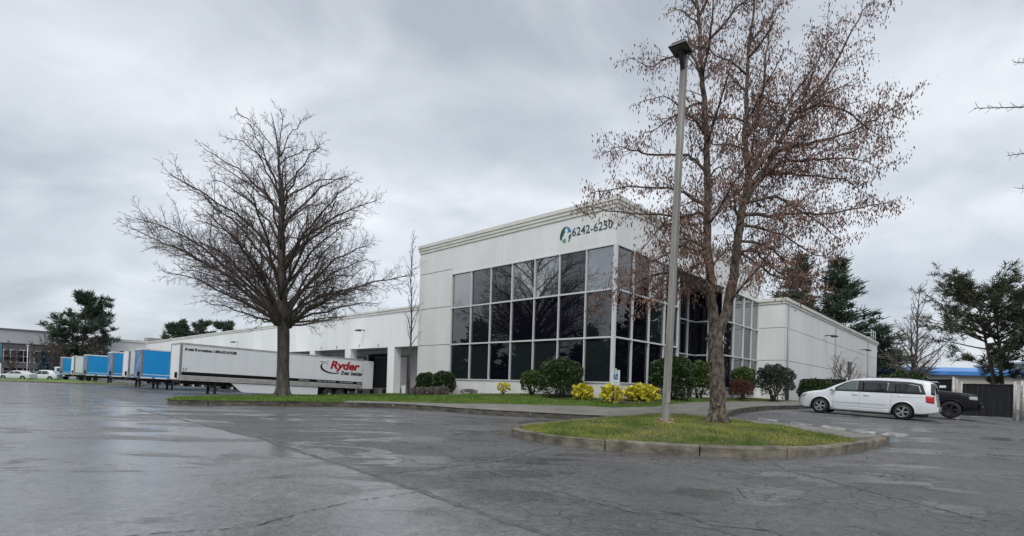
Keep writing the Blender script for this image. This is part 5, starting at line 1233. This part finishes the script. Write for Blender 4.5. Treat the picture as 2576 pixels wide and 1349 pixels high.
for i, (x, y, H, sp, lab) in enumerate(((-98, 108, 9.0, 5.0, 'reddish brown bare tree in front of the far grey office'), (-90.5, 104, 7.5, 5.0, 'bare brown tree between the far grey office and the big pine'), (-97, 121, 11.0, 4.0, 'thin bare tree at the corner of the far white building'), (-107, 111, 7.5, 3.5, 'small bare tree nearest the cyan panel of the far office'))):
    simple_tree('bare_street_tree', lab, x, y, -.4, H, sp, .15, 40 + i, BARK, TWIG, 30, 'bare trees before the far buildings', .7, .14, 1.0, 2, .045)

def blade_clump(V, T, c, n, ln, wd, rg, dirv=None, flat=.6):
    d = rg.normal(0, 1, (n, 3)); d[:, 2] = d[:, 2] * flat + .25
    if dirv is not None: d += np.array(dirv) * 1.1
    d /= np.linalg.norm(d, axis=1)[:, None]; s_ = np.cross(d, rg.normal(0, 1, (n, 3))); s_ /= np.linalg.norm(s_, axis=1)[:, None] + 1e-9
    l = ln * rg.uniform(.5, 1.2, n)[:, None]; o = len(V) * 3 if False else 0
    b0 = np.array(c) + rg.normal(0, ln * .18, (n, 3)); V.append(np.stack([b0 - s_ * wd * .5, b0 + s_ * wd * .5, b0 + d * l + s_ * wd * .3, b0 + d * l - s_ * wd * .3], 1).reshape(-1, 3))
def finish_needles(name, V, mat, parent):
    V = np.concatenate(V, 0); n = len(V) // 4; i = np.arange(n)[:, None] * 4; T = i + np.arange(4)[None, :]
    return obj(name, tri_mesh(name, V, T, mat), parent)
def conifer(label, x, y, z, H, spread, seed, base=.08, whorls=20, per=6, clump=11, ln=.75, wd=.14, mat=NEED, irregular=.25, group=None, droop=.1, r=.3, cat='conifer', top=.06):
    rd = random.Random(seed); rg = np.random.default_rng(seed); t = thing(cat.replace(' ', '_') + '_tree', label, 'tree', (x, y, z), 0, group); tb_ = MB(); V = []
    tr = [Vector((0, 0, -.2))] + [Vector((rd.uniform(-.1, .1), rd.uniform(-.1, .1), H * k / 7)) for k in range(1, 8)]; tb_.tube(tr, [r * (1 - .95 * k / 7) for k in range(8)], 7)
    for wv in range(whorls):
        f = (wv + rd.random() * .8) / whorls; zs = H * (base + (1 - base) * f)
        for k in range(per):
            a_ = rd.uniform(0, 6.28); L = spread * (top + (1 - f) ** .8) * rd.uniform(1 - irregular * 2, 1.08 + irregular * .5) * min(1, .55 + f * 3)
            if L < .25: L = .25
            d = Vector((math.cos(a_), math.sin(a_), .22 + .7 * f ** 2)); pts = wiggle((0, 0, zs), d, L, 5, rd, .09, -droop + .03, -droop * 1.6); rr = .02 + .012 * L
            tb_.tube(pts, [rr * (1 - .8 * i / 5) for i in range(6)], 4, 0, False)
            nc = max(2, int(L * 2.2))
            for c in range(nc):
                s_ = .18 + .82 * (c + rd.random() * .6) / nc; p, dd = along(pts, min(s_, .99)); wdt = L * .22 * (1.1 - s_ * .7)
                q = p + Vector((rd.gauss(0, wdt), rd.gauss(0, wdt), rd.gauss(0, .08) )); blade_clump(V, None, q, clump, ln, wd, rg, (dd.x, dd.y, dd.z * .4 + .1), .35)
    blade_clump(V, None, (0, 0, H), 14, ln, wd, rg, (0, 0, 1.2))
    tb_.build('trunk', BARK, t); finish_needles('crown', V, mat, t); return t
conifer('tall dark conifer behind the warehouse roof, right of the office corner', 46.2, 75, -.3, 20.8, 7.6, 5, .05, 24, 7, 13, 0.95, .135, irregular=.33)
conifer('dark conifer partly hidden by the brown leaves, left of its taller neighbour', 39.6, 73, -.3, 20.5, 6.4, 6, .05, 24, 7, 13, 0.95, .135, irregular=.33)
conifer('low dark conifer at the far end of the warehouse roof', 50.5, 72, -.3, 10.8, 6.4, 8, .05, 14, 6, 11, 0.95, .135, irregular=.33)
# broad pine at the left
def round_pine(label, x, y, z, H, spread, seed, trunks, mat=NEED, n=60, clump=12, ln=.9, wd=.2, base=.2, group=None, power=.9, r=.3, tuft=7):
    rd = random.Random(seed); rg = np.random.default_rng(seed); t = thing('pine_tree', label, 'tree', (x, y, z), 0, group); tb_ = MB(); V = []
    stems = []
    for (bx_, by_, tx_, ty_, h) in trunks:
        pts = catmull([(bx_, by_, -.3), (bx_ + (tx_ - bx_) * .25, by_, h * .3), (bx_ + (tx_ - bx_) * .65, by_ + (ty_ - by_) * .6, h * .65), (tx_, ty_, h)], 4); stems.append((pts, h)); K = len(pts)
        tb_.tube(pts, [r * (1 - .9 * i / (K - 1)) for i in range(K)], 8)
    for k in range(n):
        pts0, h = stems[k % len(stems)]; f = rd.random() ** power; s_ = base + (1 - base) * f; p0, _ = along(pts0, min(.99, s_)); a_ = rd.uniform(0, 6.28)
        L = spread * (.25 + .9 * math.sin(math.pi * (.12 + .80 * (1 - f))) ) * rd.uniform(.55, 1.0)
        d = Vector((math.cos(a_), math.sin(a_), rd.uniform(.0, .5) + .5 * f)); pts = wiggle(p0, d, L, 5, rd, .17, .02); rr = .025 + .012 * L
        tb_.tube(pts, [rr * (1 - .75 * i / 5) for i in range(6)], 5, 0, False)
        for b_ in range(tuft):
            q, dd = along(pts, rd.uniform(.35, .99)); dd2 = (dd + rv(rd) * .8).normalized(); l2 = L * .28 * rd.uniform(.4, 1); q2 = q + dd2 * l2
            tb_.tube([q, q2], [.02, .012], 3, 0, False)
            for c in range(2): blade_clump(V, None, q.lerp(q2, .6 + .4 * c), clump, ln, wd, rg, (dd2.x * .5, dd2.y * .5, .35), .7)
    tb_.build('trunk', BARK, t); finish_needles('crown', V, mat, t); return t
round_pine('big dark spreading pine above the far trailers at the left', -103.2, 124, -.4, 18.5, 6.6, 12, [(0, 0, 1.6, 0, 17.6)], NEED, 90, 15, 1.0, .16, .12, power=1.0, r=.5)
for i, (x, y, H, sp, lab) in enumerate(((-97.0, 150, 15.0, 4.0, 'leftmost of the three dark pines above the warehouse roof'), (-92.6, 155, 16.4, 4.2, 'middle one of the three dark pines above the warehouse roof'), (-86.8, 155, 16.0, 4.2, 'rightmost of the three dark pines above the warehouse roof'))):
    round_pine(lab, x, y, -.4, H, sp, 60 + i, [(0, 0, .3, 0, H)], NEED, 46, 12, 1.1, .2, .25, 'dark pines beyond the warehouse', r=.35)
round_pine('leaning olive pine with two bare lower trunks behind the black gate', 49.2, 52, 0.1, 11, 5.8, 21, [(-.6, 0, -3.1, 0, 11.6), (.8, .6, -1.6, -.4, 10.4)], NEEDO, 92, 15, .48, .055, .28, power=.8, r=.24, tuft=8)
round_pine('tall dark pine cut off by the right edge of the view', 49.0, 46, 0.1, 14, 5.2, 22, [(.5, 0, .8, 0, 14.2)], NEED, 105, 15, .56, .065, .16, r=.3, tuft=8)
conifer('young blue grey spruce near the far office windows', -92.0, 102, -.4, 5.2, 1.9, 33, .05, 12, 6, 9, .5, .14, mk('blue_spruce_needles', (.03, .06, .07), .8, col2=(.10, .16, .19), vs=(2, 2, 2)), group=None)

# tree just outside the frame on the right whose branch tips reach in
def edge_tree():
    rd = random.Random(77); x, y = 17.6, 13.2; z = zg(x, y); t = thing('overhanging_tree', 'bare tree beyond the right edge, its twig tips reaching into the sky', 'tree', (x, y, z)); tb_, cb = MB(), MB()
    tr = catmull([(0, 0, -.1), (0, 0, 3), (.1, 0, 6), (0, .1, 9), (.1, 0, 12.5)], 3); tb_.tube(tr, [.22 * (1 - .9 * i / (len(tr) - 1)) for i in range(len(tr))], 8)
    spec = [(7.5, .06, 55, .15, .06, .007, .45)]
    for zs, ang, L, rise in ((8.2, 180, 6.05, 1.0), (6.9, 178, 5.15, 1.15), (6.0, 182, 5.15, .95), (9.2, 180, 5.05, 1.25), (8.9, 200, 5.0, 1.6), (7.4, 90, 4.5, 2), (7.8, 10, 4.5, 2), (9.5, 300, 4, 2), (6.5, 330, 4.5, 2), (5.5, 60, 4.5, 2), (10.2, 120, 3.0, 2)):
        a_ = R_(ang); d = Vector((math.cos(a_), math.sin(a_), 0)); p0, _ = along(tr, zs / 12.5); pts = [p0 + d * L * s_ + Vector((0, 0, rise * math.sin(s_ * 1.8) - .25 * rise * s_)) + rv(rd) * .03 for s_ in np.linspace(0, 1, 9)]
        tb_.tube(pts, [.05 * (1 - .84 * i / 8) for i in range(9)], 5); spawn(cb, pts, .03, L, rd, 0, spec)
    tb_.build('trunk', BARK, t); cb.build('crown', TWIG, t)
edge_tree()
# trees across the lot to the left, outside the frame: they are what the dark panes mirror
for i, (x, y, H) in enumerate(((-58, 12, 10), (-63, 21, 12.5), (-60, 30, 11), (-66, 3, 13), (-57, 38, 9), (-62, -6, 11))):
    conifer(('rounded', 'second', 'third', 'tallest', 'smallest', 'rearmost')[i] + ' dark conifer across the left lot, mirrored in the office glass', x, y, -.2, H, 6.5, 90 + i, .02, 16, 6, 9, 1.3, .42, irregular=.3, group='conifers across the lot')
for i, (x, y, H) in enumerate(((60, 38, 16), (58, 28, 17), (66, 46, 18))):
    conifer(('near', 'shorter', 'far')[i] + ' dark conifer beyond the right lot, mirrored in the side glazing', x, y, 0, H, 6.2, 110 + i, .02, 16, 6, 9, 1.3, .42, irregular=.3, group='conifers beyond the right lot')

# ------------------------------------------------------------------ shrubs
def shrub(name, label, x, y, wx, wy, h, seed, mat, n=2600, size=.085, z=None, sq=2.8, group=None, leg=.0, stems=7, rough=.07, hollow=.0, wid=.42, rz=0.0):
    if n > 500 and mat is not LEAFY: n = int(n * 1.6); size *= .85
    rg = np.random.default_rng(seed); rd = random.Random(seed); zz_ = ztop(x, y) if z is None else z
    t = thing(name, label, 'shrub', (x, y, zz_), rz, group)
    d = rg.normal(0, 1, (n, 3)); d[:, 2] = np.where(d[:, 2] < -.75, -d[:, 2], d[:, 2]); d /= np.linalg.norm(d, axis=1)[:, None]
    k = 1.0 / (np.abs(d) ** sq).sum(1) ** (1 / sq)          # superellipsoid
    lump = 1 + rough * (np.sin(d[:, 0] * 7 + seed) * np.cos(d[:, 1] * 6 + seed * 2) + .7 * np.sin(d[:, 2] * 9 + d[:, 0] * 5))
    rr = np.where(rg.random(n) < .66, rg.uniform(.9, 1.03, n), rg.uniform(.35, .92, n))
    hh = (h - leg) / 2; c = d * (k * lump * rr)[:, None] * [wx / 2, wy / 2, hh] + [0, 0, leg + hh * .98]; c[:, 2] = np.maximum(c[:, 2], .02)
    ax = d * .8 + rg.normal(0, .55, (n, 3)) + [0, 0, .45]; ax /= np.linalg.norm(ax, axis=1)[:, None]
    s_ = np.cross(ax, rg.normal(0, 1, (n, 3))); s_ /= np.linalg.norm(s_, axis=1)[:, None] + 1e-9; nrm = np.cross(ax, s_)
    L = size * rg.uniform(.6, 1.3, n)[:, None]; W = L * wid
    V = np.stack([c - ax * L * .5, c + s_ * W + nrm * L * .12, c + ax * L * .5, c - s_ * W + nrm * L * .12], 1).reshape(-1, 3)
    i = np.arange(n)[:, None] * 4; T = np.concatenate([i + [0, 1, 3], i + [1, 2, 3]], 0)
    obj('foliage', tri_mesh('foliage', V, T, mat), t); m = MB()
    for q in range(stems):
        a_ = rd.uniform(0, 6.28); m.tube([(rd.uniform(-.1, .1) * wx, rd.uniform(-.1, .1) * wy, -.05), (math.cos(a_) * wx * .18, math.sin(a_) * wy * .18, h * .35), (math.cos(a_) * wx * .33, math.sin(a_) * wy * .33, h * .75)], [.035, .025, .01], 5)
    m.build('stem', BARK, t); return t
fa = TH
shrub('evergreen_shrub', 'clipped dark evergreen shrub under the left wall panels, left half of a pair', -5.15, 31.5, 1.5, 1.1, 1.36, 1, LEAFD, 3600, .10, rz=fa)
shrub('evergreen_shrub', 'clipped dark evergreen shrub under the left wall panels, right half of a pair', -4.05, 30.85, 1.5, 1.1, 1.40, 2, LEAFD, 3600, .10, rz=fa)
for i, (x, y, lab) in enumerate(((-5.7, 30.9, 'leftmost'), (-5.15, 30.35, 'second from left'), (-4.55, 29.95, 'third from left'), (-3.95, 29.5, 'rightmost'))):
    shrub('heather_clump', f'grey brown twiggy clump before the dark clipped pair, {lab} of four', x, y, .75, .6, .5, 10 + i, LEAFB, 1300, .08, group='twiggy clumps by the dark clipped pair', wid=.2, stems=4)
shrub('heather_clump', 'low brown twiggy mound alone against the white base wall', -2.44, 29.6, .95, .6, .32, 15, LEAFB, 900, .07, wid=.2, stems=4)
shrub('yellow_shrub', 'sparse pale yellow sprig against the base wall', -.45, 27.9, .7, .45, .62, 16, LEAFY, 170, .13, stems=6, leg=.1)
shrub('evergreen_shrub', 'medium green shrub leaning against the left of the big round one', 1.0, 26.1, 1.1, .9, 1.25, 17, LEAFG, 2600, .095, leg=.12)
shrub('evergreen_shrub', 'big round dark green shrub left of the glass corner', 2.32, 24.7, 1.98, 1.7, 1.78, 18, LEAFD, 7200, .10, rz=.5)
shrub('yellow_shrub', 'smallest bright yellow green shrub, right under the big round one', 3.2, 23.55, .82, .7, .66, 19, LEAFY, 800, .155, rough=.2)
shrub('yellow_shrub', 'bright yellow shrub directly behind the parking sign', 4.3, 22.5, .82, .75, .74, 20, LEAFY, 900, .155, rough=.2)
shrub('yellow_shrub', 'widest bright yellow shrub, just left of the lamp post', 6.0, 24.0, 1.45, .9, .74, 21, LEAFY, 1500, .155, rough=.2, rz=.4)
shrub('evergreen_shrub', 'large dark rhododendron seen on both sides of the lamp post', 7.95, 25.9, 2.05, 1.8, 2.12, 22, LEAFD, 5600, .13, rz=.7)
shrub('evergreen_shrub', 'dark green shrub between the lamp post and the forked tree trunk', 10.4, 28.9, 1.5, 1.4, 2.1, 23, LEAFG, 4200, .12, leg=.25)
shrub('evergreen_shrub', 'flat topped light green hedge right of the forked tree trunk', 15.0, 33.9, 2.1, 1.2, 2.05, 24, LEAFG, 4600, .12, rz=.8, leg=.3)
shrub('russet_shrub', 'rounded russet brown shrub in front of the flat topped hedge', 13.4, 30.5, 1.25, 1.1, 1.22, 25, LEAFR, 3000, .07)
shrub('loose_shrub', 'loose grey green shrub with bare stems at the warehouse corner', 16.6, 33.0, 2.0, 1.5, 2.2, 26, LEAFGR, 5200, .11, leg=.4, stems=14, rough=.2)
shrub('evergreen_shrub', 'round dark shrub behind the nose of the white minivan', 21.4, 36.6, 2.2, 1.6, 1.65, 27, LEAFD, 4200, .12)
shrub('evergreen_shrub', 'dark bush behind the fence between the minivan roof and the gate post', 27.5, 36.5, 3.2, 2.0, 2.7, 28, LEAFD, 3200, .16, z=.1)
